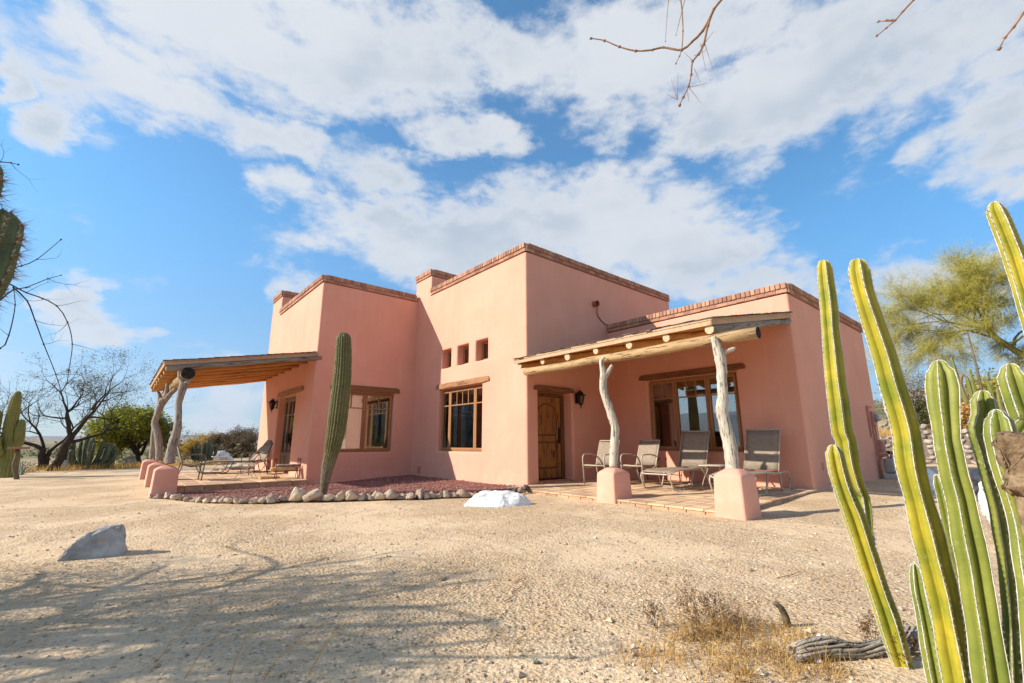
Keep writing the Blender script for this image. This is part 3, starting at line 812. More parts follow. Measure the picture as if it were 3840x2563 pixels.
pbox(MB(), P, 7.46, 8.59, 0.10, 0.135, 0.20, 0.45).build('threshold', DOORWOOD_D, house)
lintel(P, 7.28, 8.66, 2.21, 2.325, LINTEL, out=0.05)
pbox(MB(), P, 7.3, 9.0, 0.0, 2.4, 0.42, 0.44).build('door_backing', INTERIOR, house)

# ---- glazed patio door
P = mapper('x', LX)
mb = MB(); ring(mb, P, 14.90, 16.86, 0.05, 2.465, 0.07, 0.22, 0.33)
gd = mb.build('patio_door', OLDWOOD, house, bevel=0.008)
for k, (a0, a1) in enumerate(((14.965, 15.40), (15.41, 16.33), (16.34, 16.795))):
    mb = MB(); w = 0.085; ring(mb, P, a0, a1, 0.12, 2.40, w, 0.20, 0.28); pbox(mb, P, a0 + w, a1 - w, 0.12 + w, 0.62, 0.225, 0.265); pbox(mb, P, a0 + w, a1 - w, 0.60, 0.70, 0.20, 0.28); pbox(mb, P, a0 + w, a1 - w, 1.86, 1.90, 0.21, 0.27)
    if k == 1: pbox(mb, P, (a0 + a1) / 2 - .015, (a0 + a1) / 2 + .015, 1.90, 2.33, 0.21, 0.27)
    mb.build('door_leaf', OLDWOOD, gd, bevel=0.006)
    pbox(MB(), P, a0 + w - .01, a1 - w + .01, 0.69, 2.33, 0.238, 0.244).build('pane', GLASS, gd)
mb = MB(); mb.tube([P(16.24, 1.08, .17), P(16.11, 1.08, .165)], 0.012, 8); pbox(mb, P, 16.21, 16.27, 0.98, 1.30, .185, .202)
mb.build('door_handle', IRON, gd)
lintel(P, 14.15, 16.90, 2.495, 2.635, LINTEL_Y, out=0.05)
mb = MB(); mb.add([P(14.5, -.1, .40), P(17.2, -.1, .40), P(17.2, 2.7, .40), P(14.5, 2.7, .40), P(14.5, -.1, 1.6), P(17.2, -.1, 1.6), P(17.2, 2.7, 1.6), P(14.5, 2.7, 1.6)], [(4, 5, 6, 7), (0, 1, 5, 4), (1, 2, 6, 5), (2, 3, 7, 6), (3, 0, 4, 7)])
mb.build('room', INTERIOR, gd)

# small vent and outlet covers, overflow pipe
pbox(MB(), mapper('x', TX), 12.62, 12.80, 0.10, 0.30, -0.012, 0.02).build('vent_cover', PINK_METAL, house, bevel=0.006)
pbox(MB(), mapper('y', RY), 10.75, 10.82, 0.45, 0.60, -0.012, 0.02).build('outlet_cover', PINK_METAL, house, bevel=0.004)
mb = MB(); mb.tube([(9.62, TY + 0.1, 4.77), (9.62, TY - 0.14, 4.755)], 0.082, 18, cap=False); mb.tube([(9.62, TY - 0.14, 4.755), (9.62, TY + 0.1, 4.77)], 0.064, 18, cap=False)
sp = mb.build('overflow_pipe', CLAY, house, smooth=True)
MB().tube([(9.62, TY + .02, 4.765), (9.62, TY + .03, 4.765)], 0.075, 14).build('pipe_shade', INTERIOR, sp)  # dark disc stands for the shade inside the pipe
MB().tube([(9.64, TY - .10, 4.70), (9.68, TY - .06, 4.60), (9.72, TY - .02, 4.50), (9.78, TY - .02, 4.42), (9.90, TY - .02, 4.33), (10.02, TY - .02, 4.27), (10.12, TY - .03, 4.24), (10.22, TY - .05, 4.27)], 0.011, 6).build('cable', CABLE, house)

# ------------------------------------------------------------------ porches
def wavy_log(mb, p, q, r0, r1, rng, n=9, seg=14, amp=0.02):
    p, q = Vector(p), Vector(q); pts = []; rad = []
    for i in range(n):
        t = i / (n - 1); c = p.lerp(q, t)
        pts.append(c + Vector((rng.uniform(-1, 1), rng.uniform(-1, 1), rng.uniform(-1, 1))) * amp * (0 if i in (0, n - 1) else 1))
        rad.append((r0 + (r1 - r0) * t) * (1 + rng.uniform(-.05, .05)))
    return mb.tube(pts, rad, seg, jit=0.03, rng=rng)

def log_obj(name, p, q, r0, r1, seed, mat_, parent, endmat=None, amp=0.015):
    """a log along local X so that the grain follows it; both cut faces its own disc"""
    rng = random.Random(seed); p, q = Vector(p), Vector(q); L = (q - p).length
    mb = MB(); wavy_log(mb, (0, 0, 0), (L, 0, 0), r0, r1, rng, amp=amp)
    o = mb.build(name, mat_, parent, smooth=False)
    me = o.data
    if endmat is not None:
        me.materials.append(endmat); me.polygons[len(me.polygons) - 2].material_index = 1; me.polygons[len(me.polygons) - 1].material_index = 1
    sm = [len(pp.vertices) == 4 for pp in me.polygons]; me.polygons.foreach_set('use_smooth', sm)
    d = (q - p).normalized(); m = d.to_track_quat('X', 'Z').to_matrix().to_4x4(); m.translation = p
    o.matrix_local = m
    return o

def porch_roof(xe, ze, xw, zw, y0, y1, n_raft, over, seed, ragged):
    rng = random.Random(seed)
    sl = (zw - ze) / (xw - xe); ang = math.atan(sl)
    Z = lambda x: ze + sl * (x - xe)
    # fascia boards: along the eave and up the rake, each of two strips
    root = MB().bar((xe, y0, ze), (xe, y1, ze), 0.03, 0.085).build('porch_roof', FASCIA, house, bevel=0.004)
    MB().bar((xe - 0.012, y0 - 0.012, ze + 0.05), (xe - 0.012, y1, ze + 0.05), 0.028, 0.036).build('fascia', FASCIA, root, bevel=0.003)
    for yy, nm in ((y0, 'fascia'), (y1 - 0.0, 'fascia')):
        MB().bar((xe - 0.016, yy, Z(xe)), (xw - 0.01, yy, Z(xw)), 0.032, 0.085).build(nm, FASCIA, root, bevel=0.004)
        MB().bar((xe - 0.02, yy - 0.012, Z(xe) + 0.05), (xw - 0.01, yy - 0.012, Z(xw) + 0.05), 0.03, 0.036).build(nm, FASCIA, root, bevel=0.003)
    # boards under the shingles
    x = xe + 0.03; bw = 0.142
    while x < xw - 0.02:
        x2 = min(x + bw - 0.006, xw - 0.005)
        mb = MB(); zc = -0.046
        mb.add([(x, y0 + .02, Z(x) + zc), (x2, y0 + .02, Z(x2) + zc), (x2, y1 - .02, Z(x2) + zc), (x, y1 - .02, Z(x) + zc),
                (x, y0 + .02, Z(x) + zc + .022), (x2, y0 + .02, Z(x2) + zc + .022), (x2, y1 - .02, Z(x2) + zc + .022), (x, y1 - .02, Z(x) + zc + .022)],
               [(3, 2, 1, 0), (4, 5, 6, 7), (0, 1, 5, 4), (1, 2, 6, 5), (2, 3, 7, 6), (3, 0, 4, 7)])
        mb.build('deck_board', DECK, root)
        x += bw
    # rafters
    for k in range(n_raft):
        t = k / (n_raft - 1)
        y = (y0 + 0.05) + (y1 - y0 - 0.15) * t
        r = 0.072 if k == 0 else 0.062 + rng.uniform(-.004, .006)
        zc = lambda x: Z(x) - (0.03 if k == 0 else 0.045) - r
        xa = xe + 0.03 + rng.uniform(-.01, .02)
        xb = xw + (over if k == 0 else 0.03)
        log_obj('rafter', (xa, y, zc(xa)), (xb, y, zc(xb)), r, r * 0.9, seed * 31 + k, LOG_GREY if k == 0 else LOG, root, END)
    # shingles: lapped courses; the eave and the open rake piece by piece
    course = 0.165; nc = int((xw - xe) / course)
    def shingle(ya, yb, x, c, lift, length):
        t = 0.011 + rng.uniform(0, .005)
        xa, xb = x, x + length
        za, zb = Z(xa) + 0.052 + lift, Z(xb) + 0.052 + lift * 0.3
        mb = MB(); n = Vector((-sin(ang), 0, cos(ang))) * t
        p = [Vector((xa, ya, za)), Vector((xb, ya, zb)), Vector((xb, yb, zb)), Vector((xa, yb, za))]
        mb.add(p + [v + n for v in p], [(3, 2, 1, 0), (4, 5, 6, 7), (0, 1, 5, 4), (1, 2, 6, 5), (2, 3, 7, 6), (3, 0, 4, 7)])
        return mb
    for c in range(nc + 1):
        x = xe - 0.045 + c * course
        if x > xw - 0.05: break
        ln = min(0.27, xw - x - 0.005)
        ya = y0 - 0.05
        edge = 0.30
        shingle(ya - rng.uniform(0, .02), ya + edge, x + rng.uniform(-.012, .012), c, 0.018 + rng.uniform(0, .014) * ragged, ln).build('shingle', SHINGLE, root)
        if c < 2:
            y = ya + edge + 0.004
            while y < y1:
                w = rng.uniform(0.11, 0.19); yb = min(y + w, y1 + 0.02)
                shingle(y, yb - 0.005, x + rng.uniform(-.02, .014) * ragged, c, 0.014 + rng.uniform(0, .022) * ragged, ln).build('shingle', SHINGLE, root)
                y = yb
        else:
            shingle(ya + edge + .004, y1 + 0.02, x, c, 0.016, ln).build('shingle', SHINGLE, root)
    return root

porch_roof(6.70, 2.795, RX - 0.005, 3.525, 3.185, 7.80, 7, 0.16, 3, 1.0)
porch_roof(0.60, 2.795, LX - 0.005, 3.435, 13.20, 19.15, 8, 0.14, 7, 0.6)

# beams carried by the posts
b1 = log_obj('porch_beam', (6.80, 2.56, 2.535), (6.80, 7.55, 2.55), 0.086, 0.080, 77, BEAM, house, CHAR, amp=0.02)
b1.data.materials[0] = MATS['peeled_log'] if False else LOG
b1.data.materials[0] = mk_wood('beam_log_x', (0.34, 0.205, 0.095), (0.54, 0.37, 0.20), (0.07, 0.04, 0.02), 1.1, 0.8, axis='X', cracks=0.9)
b2 = log_obj('porch_beam', (1.02, 12.62, 2.545), (1.02, 19.1, 2.565), 0.135, 0.125, 78, b1.data.materials[0], house, CHAR, amp=0.02)

# pedestals
def pedestal(x0, x1, y0, y1, zb, zr, za):
    mb = MB(); e = 0.025; cx, cy = (x0 + x1) / 2, (y0 + y1) / 2; k = 0.09
    v = [(x0 - e, y0 - e, zb), (x1 + e, y0 - e, zb), (x1 + e, y1 + e, zb), (x0 - e, y1 + e, zb), (x0, y0, zr), (x1, y0, zr), (x1, y1, zr), (x0, y1, zr),
         (cx - k, cy - k, za), (cx + k, cy - k, za), (cx + k, cy + k, za), (cx - k, cy + k, za)]
    f = [(0, 1, 5, 4), (1, 2, 6, 5), (2, 3, 7, 6), (3, 0, 4, 7), (4, 5, 9, 8), (5, 6, 10, 9), (6, 7, 11, 10), (7, 4, 8, 11), (8, 9, 10, 11)]
    mb.add(v, f)
    return mb.build('pedestal', STUCCO, house, smooth=True, bevel=0.035, segs=4, angle=20)
pedestal(6.46, 6.93, 2.87, 3.26, -0.12, 0.555, 0.64)
pedestal(6.46, 6.93, 4.98, 5.35, -0.12, 0.49, 0.57)
pedestal(0.70, 1.13, 12.66, 13.08, -0.35, 0.435, 0.51)
pedestal(0.70, 1.13, 15.18, 15.60, -0.35, 0.43, 0.50)
pedestal(0.70, 1.13, 18.80, 19.20, -0.35, 0.41, 0.48)

# tree-trunk posts: one trunk mesh each with its forks grown into it
POSTS = {}
POST_A = [(6.663, 5.134, 0.57, 0.078), (6.678, 5.122, 0.803, 0.076), (6.698, 5.105, 1.066, 0.077), (6.712, 5.093, 1.252, 0.073), (6.68, 5.12, 1.413, 0.077), (6.649, 5.147, 1.575, 0.074), (6.608, 5.181, 1.739, 0.07), (6.576, 5.208, 1.904, 0.07), (6.572, 5.211, 2.043, 0.068), (6.587, 5.199, 2.211, 0.068)]
POST_A1 = [(6.586, 5.2, 2.183, 0.06), (6.57, 5.213, 2.352, 0.047), (6.563, 5.219, 2.466, 0.039), (6.614, 5.176, 2.528, 0.019)]
POST_A2 = [(6.602, 5.186, 2.169, 0.055), (6.659, 5.138, 2.281, 0.046), (6.712, 5.093, 2.38, 0.027)]
POST_B = [(6.668, 3.07, 0.619, 0.093), (6.671, 3.068, 0.755, 0.093), (6.673, 3.066, 0.881, 0.094), (6.66, 3.077, 1.03, 0.091), (6.645, 3.09, 1.159, 0.088), (6.63, 3.103, 1.289, 0.085), (6.616, 3.114, 1.442, 0.086), (6.642, 3.092, 1.618, 0.079), (6.647, 3.088, 1.73, 0.071), (6.652, 3.084, 1.91, 0.069), (6.663, 3.075, 2.046, 0.072), (6.658, 3.079, 2.207, 0.078), (6.644, 3.091, 2.322, 0.072), (6.62, 3.111, 2.463, 0.054), (6.601, 3.127, 2.545, 0.042)]
POST_B1 = [(6.672, 3.067, 2.276, 0.046), (6.736, 3.012, 2.322, 0.036), (6.809, 2.951, 2.357, 0.031), (6.846, 2.919, 2.392, 0.016)]
POST_B2 = [(6.618, 3.113, 1.464, 0.05), (6.584, 3.142, 1.503, 0.046), (6.571, 3.152, 1.519, 0.041)]
POST_C = [(0.963, 12.822, 0.547, 0.09), (0.944, 12.838, 0.699, 0.093), (0.952, 12.831, 0.867, 0.091), (0.962, 12.823, 1.035, 0.093), (0.986, 12.803, 1.205, 0.084), (0.987, 12.802, 1.433, 0.071), (0.97, 12.816, 1.663, 0.065), (0.946, 12.837, 1.867, 0.065), (0.958, 12.826, 2.042, 0.072), (0.971, 12.815, 2.219, 0.084), (0.98, 12.808, 2.338, 0.084)]
POST_C1 = [(0.972, 12.815, 2.308, 0.06), (0.911, 12.866, 2.443, 0.05), (0.874, 12.898, 2.563, 0.036), (0.861, 12.909, 2.614, 0.017)]
POST_C2 = [(0.996, 12.794, 2.293, 0.054), (1.065, 12.736, 2.383, 0.046), (1.13, 12.68, 2.502, 0.019)]
POST_C3 = [(0.981, 12.807, 1.205, 0.047), (0.914, 12.863, 1.21, 0.04), (0.887, 12.886, 1.247, 0.023)]
POST_D = [(0.91, 15.367, 0.546, 0.084), (0.872, 15.399, 0.842, 0.084), (0.829, 15.435, 1.075, 0.084), (0.778, 15.479, 1.276, 0.09), (0.695, 15.549, 1.513, 0.076), (0.721, 15.527, 1.717, 0.077), (0.748, 15.504, 1.923, 0.085), (0.807, 15.454, 2.147, 0.097)]
POST_D1 = [(0.815, 15.448, 2.13, 0.062), (0.836, 15.429, 2.338, 0.053), (0.819, 15.444, 2.566, 0.036)]
POST_D2 = [(0.83, 15.435, 2.112, 0.069), (0.926, 15.353, 2.303, 0.061), (1.029, 15.266, 2.443, 0.042)]
POST_E = [(0.933, 18.997, 0.504, 0.086), (0.91, 19.017, 0.807, 0.079), (0.876, 19.045, 1.215, 0.073), (0.857, 19.061, 1.712, 0.067), (0.874, 19.048, 2.216, 0.064), (0.874, 19.047, 2.471, 0.061), (0.798, 19.112, 2.684, 0.034)]
def post(name, paths, mat_, seed, shift=(0, 0, 0)):
    rng = random.Random(seed); mb = MB()
    for path in paths:
        pts = [Vector(p[:3]) for p in path]; rad = [p[3] for p in path]
        # resample for a smooth, knobbly trunk
        P2 = []; R2 = []
        for i in range(len(pts) - 1):
            for s in range(4):
                t = s / 4
                a, b = pts[max(i - 1, 0)], pts[min(i + 2, len(pts) - 1)]
                p0, p1 = pts[i], pts[i + 1]
                h = ((-t + 2 * t * t - t ** 3) * a + (2 - 5 * t * t + 3 * t ** 3) * p0 + (t + 4 * t * t - 3 * t ** 3) * p1 + (-t * t + t ** 3) * b) * 0.5
                P2.append(h); R2.append((rad[i] * (1 - t) + rad[i + 1] * t) * (1 + rng.uniform(-.045, .045)))
        P2.append(pts[-1]); R2.append(rad[-1])
        P2 = [p + Vector(shift) for p in P2]
        mb.tube(P2, R2, 14, jit=0.035, rng=rng)
    o = mb.build(name, mat_, house, smooth=True)
    return o
post('porch_post', [POST_A, POST_A1, POST_A2], POST, 1, (.045, .03, .005))
post('porch_post', [POST_B, POST_B1, POST_B2], POST, 2, (.045, .02, .005))
post('porch_post', [POST_C, POST_C1, POST_C2, POST_C3], POST_GREY, 3)
post('porch_post', [POST_D, POST_D1, POST_D2], POST_GREY, 4)
post('porch_post', [POST_E], POST_GREY, 5)

# ------------------------------------------------------------------ tiled patios
def patio(name, x0, x1, y0, y1, zf, label_, tile, seed, riser_front, riser_side, slope_x=0.0, skip=()):
    """slab with single tiles on top and tiles down the open edges"""
    rng = random.Random(seed); Z = lambda x: zf + slope_x * (x - x0)
    mb = MB(); t = 0.012
    v = [(x0 + .02, y0 + .02, -0.6), (x1, y0 + .02, -0.6), (x1, y1, -0.6), (x0 + .02, y1, -0.6)]
    v += [(x, y, Z(x) - t) for x, y, _ in v]
    mb.add(v, [(3, 2, 1, 0), (4, 5, 6, 7), (0, 1, 5, 4), (1, 2, 6, 5), (2, 3, 7, 6), (3, 0, 4, 7)])
    slab = mb.build(name, GROUT, None, kind='structure')
    nx, ny = max(1, round((x1 - x0) / tile)), max(1, round((y1 - y0) / tile)); tx, ty = (x1 - x0) / nx, (y1 - y0) / ny
    g = 0.007
    for i in range(nx):
        for j in range(ny):
            a, b = x0 + i * tx + g, x0 + (i + 1) * tx - g
            c, d = y0 + j * ty + g, y0 + (j + 1) * ty - g
            if i == 0: a = x0 - 0.012
            if j == 0: c = y0 - 0.012
            m = MB(); dz = rng.uniform(-.0015, .0015); e = 0.006
            top = [(a + e, c + e, Z(a) + dz), (b - e, c + e, Z(b) + dz), (b - e, d - e, Z(b) + dz), (a + e, d - e, Z(a) + dz)]
            mid = [(a, c, Z(a) - .006), (b, c, Z(b) - .006), (b, d, Z(b) - .006), (a, d, Z(a) - .006)]
            low = [(p[0], p[1], p[2] - 0.02) for p in mid]
            m.add(top + mid + low, [(0, 1, 2, 3)] + [(4 + k, 4 + (k + 1) % 4, (k + 1) % 4, k) for k in range(4)] + [(8 + k, 8 + (k + 1) % 4, 4 + (k + 1) % 4, 4 + k) for k in range(4)])
            m.build('tile', TILE, slab)
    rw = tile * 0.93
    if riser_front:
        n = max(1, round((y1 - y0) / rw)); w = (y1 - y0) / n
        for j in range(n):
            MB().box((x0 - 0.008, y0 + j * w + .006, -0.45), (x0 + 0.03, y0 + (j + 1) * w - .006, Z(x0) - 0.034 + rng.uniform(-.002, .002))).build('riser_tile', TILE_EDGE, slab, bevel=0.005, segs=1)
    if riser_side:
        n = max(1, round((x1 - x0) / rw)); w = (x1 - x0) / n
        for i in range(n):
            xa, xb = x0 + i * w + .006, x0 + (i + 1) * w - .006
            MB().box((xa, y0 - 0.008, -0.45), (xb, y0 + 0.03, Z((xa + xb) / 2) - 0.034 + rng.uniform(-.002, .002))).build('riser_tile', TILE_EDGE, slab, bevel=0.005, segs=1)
    return slab
patio('patio', 6.50, RX - 0.004, 3.14, TY - 0.004, 0.068, '', 0.305, 21, True, True, slope_x=0.0165)
patio('patio', 0.93, LX - 0.004, 12.98, 19.2, 0.055, '', 0.40, 22, True, True)
# brick step below the front door
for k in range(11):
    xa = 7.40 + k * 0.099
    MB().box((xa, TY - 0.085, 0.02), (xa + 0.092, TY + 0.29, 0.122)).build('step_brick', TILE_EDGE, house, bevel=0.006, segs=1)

# ------------------------------------------------------------------ gravel bed and stones
BORDER = [(0.65, 12.37), (0.98, 11.06), (1.3, 9.73), (1.6, 9.15), (1.96, 8.72), (2.35, 8.65), (2.72, 8.47), (3.16, 8.25), (3.62, 8.02), (4.06, 7.76), (4.57, 7.53), (5.0, 7.35), (5.45, 7.2), (6.0, 7.08), (6.55, 7.2)]
BED = [(x, y + 0.06) for x, y in BORDER] + [(7.07, 7.80), (7.1, 13.24), (3.95, 13.24), (3.95, 13.0), (0.95, 13.0), (0.72, 12.7)]
def in_poly(x, y, poly):
    c = False; n = len(poly)
    for i in range(n):
        (xa, ya), (xb, yb) = poly[i], poly[i - 1]
        if (ya > y) != (yb > y) and x < (xb - xa) * (y - ya) / (yb - ya) + xa: c = not c
    return c
bm = bmesh.new()
step = 0.22; grid = {}
for i in range(34):
    for j in range(32):
        x, y = 0.4 + i * step, 6.9 + j * step
        grid[i, j] = None
me = bpy.data.meshes.new('gravel_bed')
vs = [(x, y, ground_z(x, y) + 0.012) for x, y in BED]
bmv = [bm.verts.new(v) for v in vs]; bm.faces.new(bmv)
bmesh.ops.triangulate(bm, faces=bm.faces[:])
bmesh.ops.subdivide_edges(bm, edges=bm.edges[:], cuts=3, use_grid_fill=True)
for v in bm.verts:
    v.co.z = ground_z(v.co.x, v.co.y) + 0.022 + 0.012 * mnoise.noise(Vector((v.co.x * 2, v.co.y * 2, 0)))
bmesh.ops.recalc_face_normals(bm, faces=bm.faces)
if sum(f.normal.z for f in bm.faces) < 0: bmesh.ops.reverse_faces(bm, faces=bm.faces)
bm.to_mesh(me); bm.free()
obj('gravel_bed', me, GRAVEL_BED, smooth=True, kind='structure')

OCT = [(1, 0, 0), (-1, 0, 0), (0, 1, 0), (0, -1, 0), (0, 0, 1), (0, 0, -1)]
OCF = [(0, 2, 4), (2, 1, 4), (1, 3, 4), (3, 0, 4), (2, 0, 5), (1, 2, 5), (3, 1, 5), (0, 3, 5)]
def scatter(mb, n, pick, rng, smin, smax, sink=0.35, flat=0.65, zoff=0.0, power=2.0):
    k = 0
    while k < n:
        p = pick(rng)
        if p is None: continue
        x, y = p; s = smin + (smax - smin) * rng.random() ** power
        a = rng.uniform(0, 2 * pi); ca, sa = cos(a), sin(a)
        sx, sy, sz = s * rng.uniform(.7, 1.3), s * rng.uniform(.6, 1.1), s * flat * rng.uniform(.7, 1.2)
        z = ground_z(x, y) + zoff + sz * (1 - sink) * 0.5
        vs = []
        for (u, v, w) in OCT:
            u, v, w = u * sx * rng.uniform(.7, 1.15), v * sy * rng.uniform(.7, 1.15), w * sz * rng.uniform(.7, 1.1)
            u, v = u + rng.uniform(-.3, .3) * s * abs(w) / sz, v
            vs.append((x + u * ca - v * sa, y + u * sa + v * ca, z + w))
        mb.add(vs, OCF); k += 1
    return mb
def pick_bed(rng):
    x, y = rng.uniform(0.7, 7.05), rng.uniform(7.1, 13.2)
    return (x, y) if in_poly(x, y, BED) and not (x > 3.93 and y > 13.18) else None
tag(scatter(MB(), 9000, pick_bed, random.Random(3), 0.012, 0.030, zoff=0.024).build('red_gravel', GRAVEL, kind='stuff'), 'crushed red gravel filling the stone-edged bed', 'gravel')
def in_yard(x, y):
    if x > 6.45 and y > 2.85: return False
    if x > 0.6 and y > 12.3: return False
    return not in_poly(x, y, BED)
def pick_yard(rng):
    r = 1.9 + 15 * rng.random() ** 1.75; a = rng.uniform(-0.92, 0.92)
    if rng.random() > 0.35 + 0.65 * smoothstep(-0.6, 0.7, a): return None
    az = VIEW_AZ - a; x, y = r * cos(az), r * sin(az)
    return (x, y) if in_yard(x, y) else None
mb = scatter(MB(), 16000, pick_yard, random.Random(5), 0.0045, 0.017, power=3.0)
scatter(mb, 260, pick_yard, random.Random(6), 0.014, 0.034, power=2.5)
tag(mb.build('pebbles', PEBBLE, kind='stuff'), 'loose pebbles and grit strewn over the sandy yard', 'pebbles')

def rock_mesh(name, pts, subdiv=2, amp=0.02, seed=0, freq=6.0, jitter=0.0):
    """convex hull of the corner points, subdivided and roughened"""
    bm = bmesh.new()
    for p in pts: bm.verts.new(p)
    r = bmesh.ops.convex_hull(bm, input=bm.verts[:])
    for v in [v for v in bm.verts if not v.link_faces]: bm.verts.remove(v)
    bmesh.ops.bevel(bm, geom=bm.edges[:], offset=jitter or 0.02, segments=2, affect='EDGES', clamp_overlap=True)
    bmesh.ops.triangulate(bm, faces=bm.faces[:])
    for _ in range(subdiv):
        bmesh.ops.subdivide_edges(bm, edges=[e for e in bm.edges if e.calc_length() > amp * 1.2], cuts=1)
        bmesh.ops.triangulate(bm, faces=bm.faces[:])
    bm.normal_update()
    s = seed * 3.7
    for v in bm.verts:
        c = v.co
        d = mnoise.fractal(Vector((c.x * freq + s, c.y * freq, c.z * freq)), 0.8, 2.2, 4)
        v.co = c + v.normal * d * amp
    me = bpy.data.meshes.new(name); bm.to_mesh(me); bm.free()
    return me
def blob_pts(rng, a, b, c, n=16, zlow=-0.25):
    out = []
    for _ in range(n):
        z = rng.uniform(-1, 1); t = rng.uniform(0, 2 * pi); q = sqrt(max(0, 1 - z * z))
        k = rng.uniform(.82, 1.08)
        out.append((a * q * cos(t) * k, b * q * sin(t) * k, max(c * z * k, zlow * c)))
    return out
STONES = [(0.69, 12.24, 0.1), (0.77, 11.99, 0.1), (0.8, 11.88, 0.12), (0.9, 11.49, 0.12), (0.99, 11.03, 0.14), (1.06, 10.75, 0.1), (1.13, 10.44, 0.11), (1.19, 10.21, 0.13), (1.26, 9.91, 0.09), (1.33, 9.67, 0.12), (1.42, 9.49, 0.11), (1.49, 9.36, 0.12), (1.58, 9.18, 0.13), (1.66, 9.06, 0.09), (1.75, 8.95, 0.13), (1.86, 8.81, 0.14), (1.97, 8.72, 0.13), (2.11, 8.68, 0.16), (2.27, 8.66, 0.14), (2.47, 8.59, 0.24), (2.70, 8.48, 0.26), (2.92, 8.37, 0.23), (3.11, 8.28, 0.19), (3.27, 8.19, 0.2), (3.42, 8.12, 0.14), (3.54, 8.06, 0.13), (3.68, 7.98, 0.2), (3.84, 7.86, 0.2), (4.0, 7.76, 0.13), (4.13, 7.69, 0.17), (4.28, 7.64, 0.2), (4.41, 7.59, 0.12), (4.51, 7.55, 0.12), (4.62, 7.51, 0.12), (4.74, 7.45, 0.15), (4.88, 7.39, 0.12), (5.02, 7.33, 0.18), (5.14, 7.29, 0.11), (5.23, 7.26, 0.12)]
tall = {4, 6, 17, 19, 27, 30, 33, 36}
srng = random.Random(9)
for i, (x, y, w) in enumerate(STONES):
    h = w * srng.uniform(0.62, 0.85) + 0.035
    if i in tall: h *= 1.15
    big = 19 <= i <= 21
    w = max(w, 0.12) * 1.22; h *= 1.1
    me = rock_mesh('border_stone', blob_pts(srng, w * 0.58, w * 0.5, h * 0.72, 13), 1, 0.012, i, 9.0, 0.008)
    o = obj('border_stone', me, EDGE_ROCK, smooth=True)
    bear = atan2(y, x)
    o.location = (x, y + 0.03, ground_z(x, y) + h * 0.28); o.rotation_euler = (srng.uniform(-.15, .15), srng.uniform(-.2, .2), bear - pi / 2 + srng.uniform(-.35, .35))
    if big:
        tag(o, ['large pale cream border stone lying beside the tall saguaro', 'long flat tan border stone at the foot of the saguaro', 'sloping ochre border stone just right of the saguaro'][i - 19], 'stone', 'stones edging the red gravel bed')
    else:
        tag(o, {0: 'small stone of the gravel edging touching the front patio pedestal', len(STONES) - 1: 'last stone of the gravel edging beside the flat white boulder'}.get(i, 'small rounded tan stone in the row edging the red gravel bed'), 'stone', 'stones edging the red gravel bed')
for k, (x, y, w) in enumerate(((6.05, 7.04, 0.16), (6.25, 7.10, 0.18), (6.42, 7.14, 0.19))):
    me = rock_mesh('dark_stone', blob_pts(srng, w * 0.55, w * 0.5, w * 0.62, 12), 1, 0.012, 60 + k, 9.0, 0.008)
    o = obj('dark_stone', me, DARK_ROCK if k != 1 else EDGE_ROCK, smooth=True); o.location = (x, y, 0.05 + 0.015 * k); o.rotation_euler = (0.2 * k, 0.1, k)
    tag(o, ['small dark stone behind the white slab at the end of the row', 'round brownish stone between two dark stones by the porch corner', 'dark upright stone against the corner of the tiled porch'][k], 'stone')

def rock_thing(name, label, pts, mat_, loc, rz, subdiv=3, amp=0.02, seed=1, freq=5.0, jit=0.02):
    o = obj(name, rock_mesh(name, pts, subdiv, amp, seed, freq, jit), mat_, smooth=True)
    o.location = loc; o.rotation_euler = (0, 0, rz)
    return tag(o, label, 'rock')
# white flat boulder by the door
rock_thing('boulder', 'broad flat white boulder lying before the house corner', [(-.58, -.06, -.05), (-.50, -.30, -.05), (.05, -.40, -.05), (.35, -.30, -.05), (.64, -.05, -.05), (.5, .25, -.05), (-.45, .3, -.05), (-.42, -.18, .10), (-.30, .10, .215), (.0, .18, .22), (.30, .12, .20), (.42, -.08, .14), (.1, -.22, .12), (-.22, -.16, .17), (.56, .05, .07)],
           WHITE_ROCK, (4.93, 6.22, 0.0), atan2(6.2, 4.9) - pi / 2, 3, 0.028, 4, 4.5, 0.03)
# white wedge rock at the left
rock_thing('boulder', 'sharp-edged white wedge rock standing on the sand in tree shadow', [(-.25, -.05, -.04), (-.22, .10, -.04), (.20, -.10, -.04), (.26, .06, -.04), (.15, .2, -.04), (-.17, -.03, .11), (-.10, .0, .19), (.02, .02, .245), (.17, -.02, .26), (.19, .08, .255), (.05, .15, .2), (.22, -.05, .1)],
           GREY_ROCK, (-0.03, 5.82, 0.0), atan2(5.8, -0.03) - pi / 2, 4, 0.014, 7, 11, 0.008)
MATS['pale_grey_rock'].node_tree.nodes['Principled BSDF'].inputs['Roughness'].default_value = 0.95
rr = random.Random(31)
rock_thing('boulder', 'white boulder behind the tall ribbed cactus beside the house', blob_pts(rr, .34, .3, .42, 20), WHITE_ROCK, (11.1, 1.67, 0.18), 0.4, 2, .03, 11)
rock_thing('boulder', 'pale angular rock with a brown end behind a grey one', blob_pts(rr, .42, .3, .26, 18), GREY_ROCK, (14.55, 1.25, 0.22), 0.2, 2, .03, 12)
rock_thing('boulder', 'low smooth grey boulder in front of the pale angular rock', blob_pts(rr, .42, .34, .27, 20), GREY_ROCK, (11.75, 0.98, 0.17), 0.9, 2, .03, 13)
rock_thing('boulder', 'tall white boulder behind the outer cactus stems', blob_pts(rr, .30, .3, .62, 22, -.4), WHITE_ROCK, (7.0, 0.42, 0.26), 0.3, 2, .03, 14)
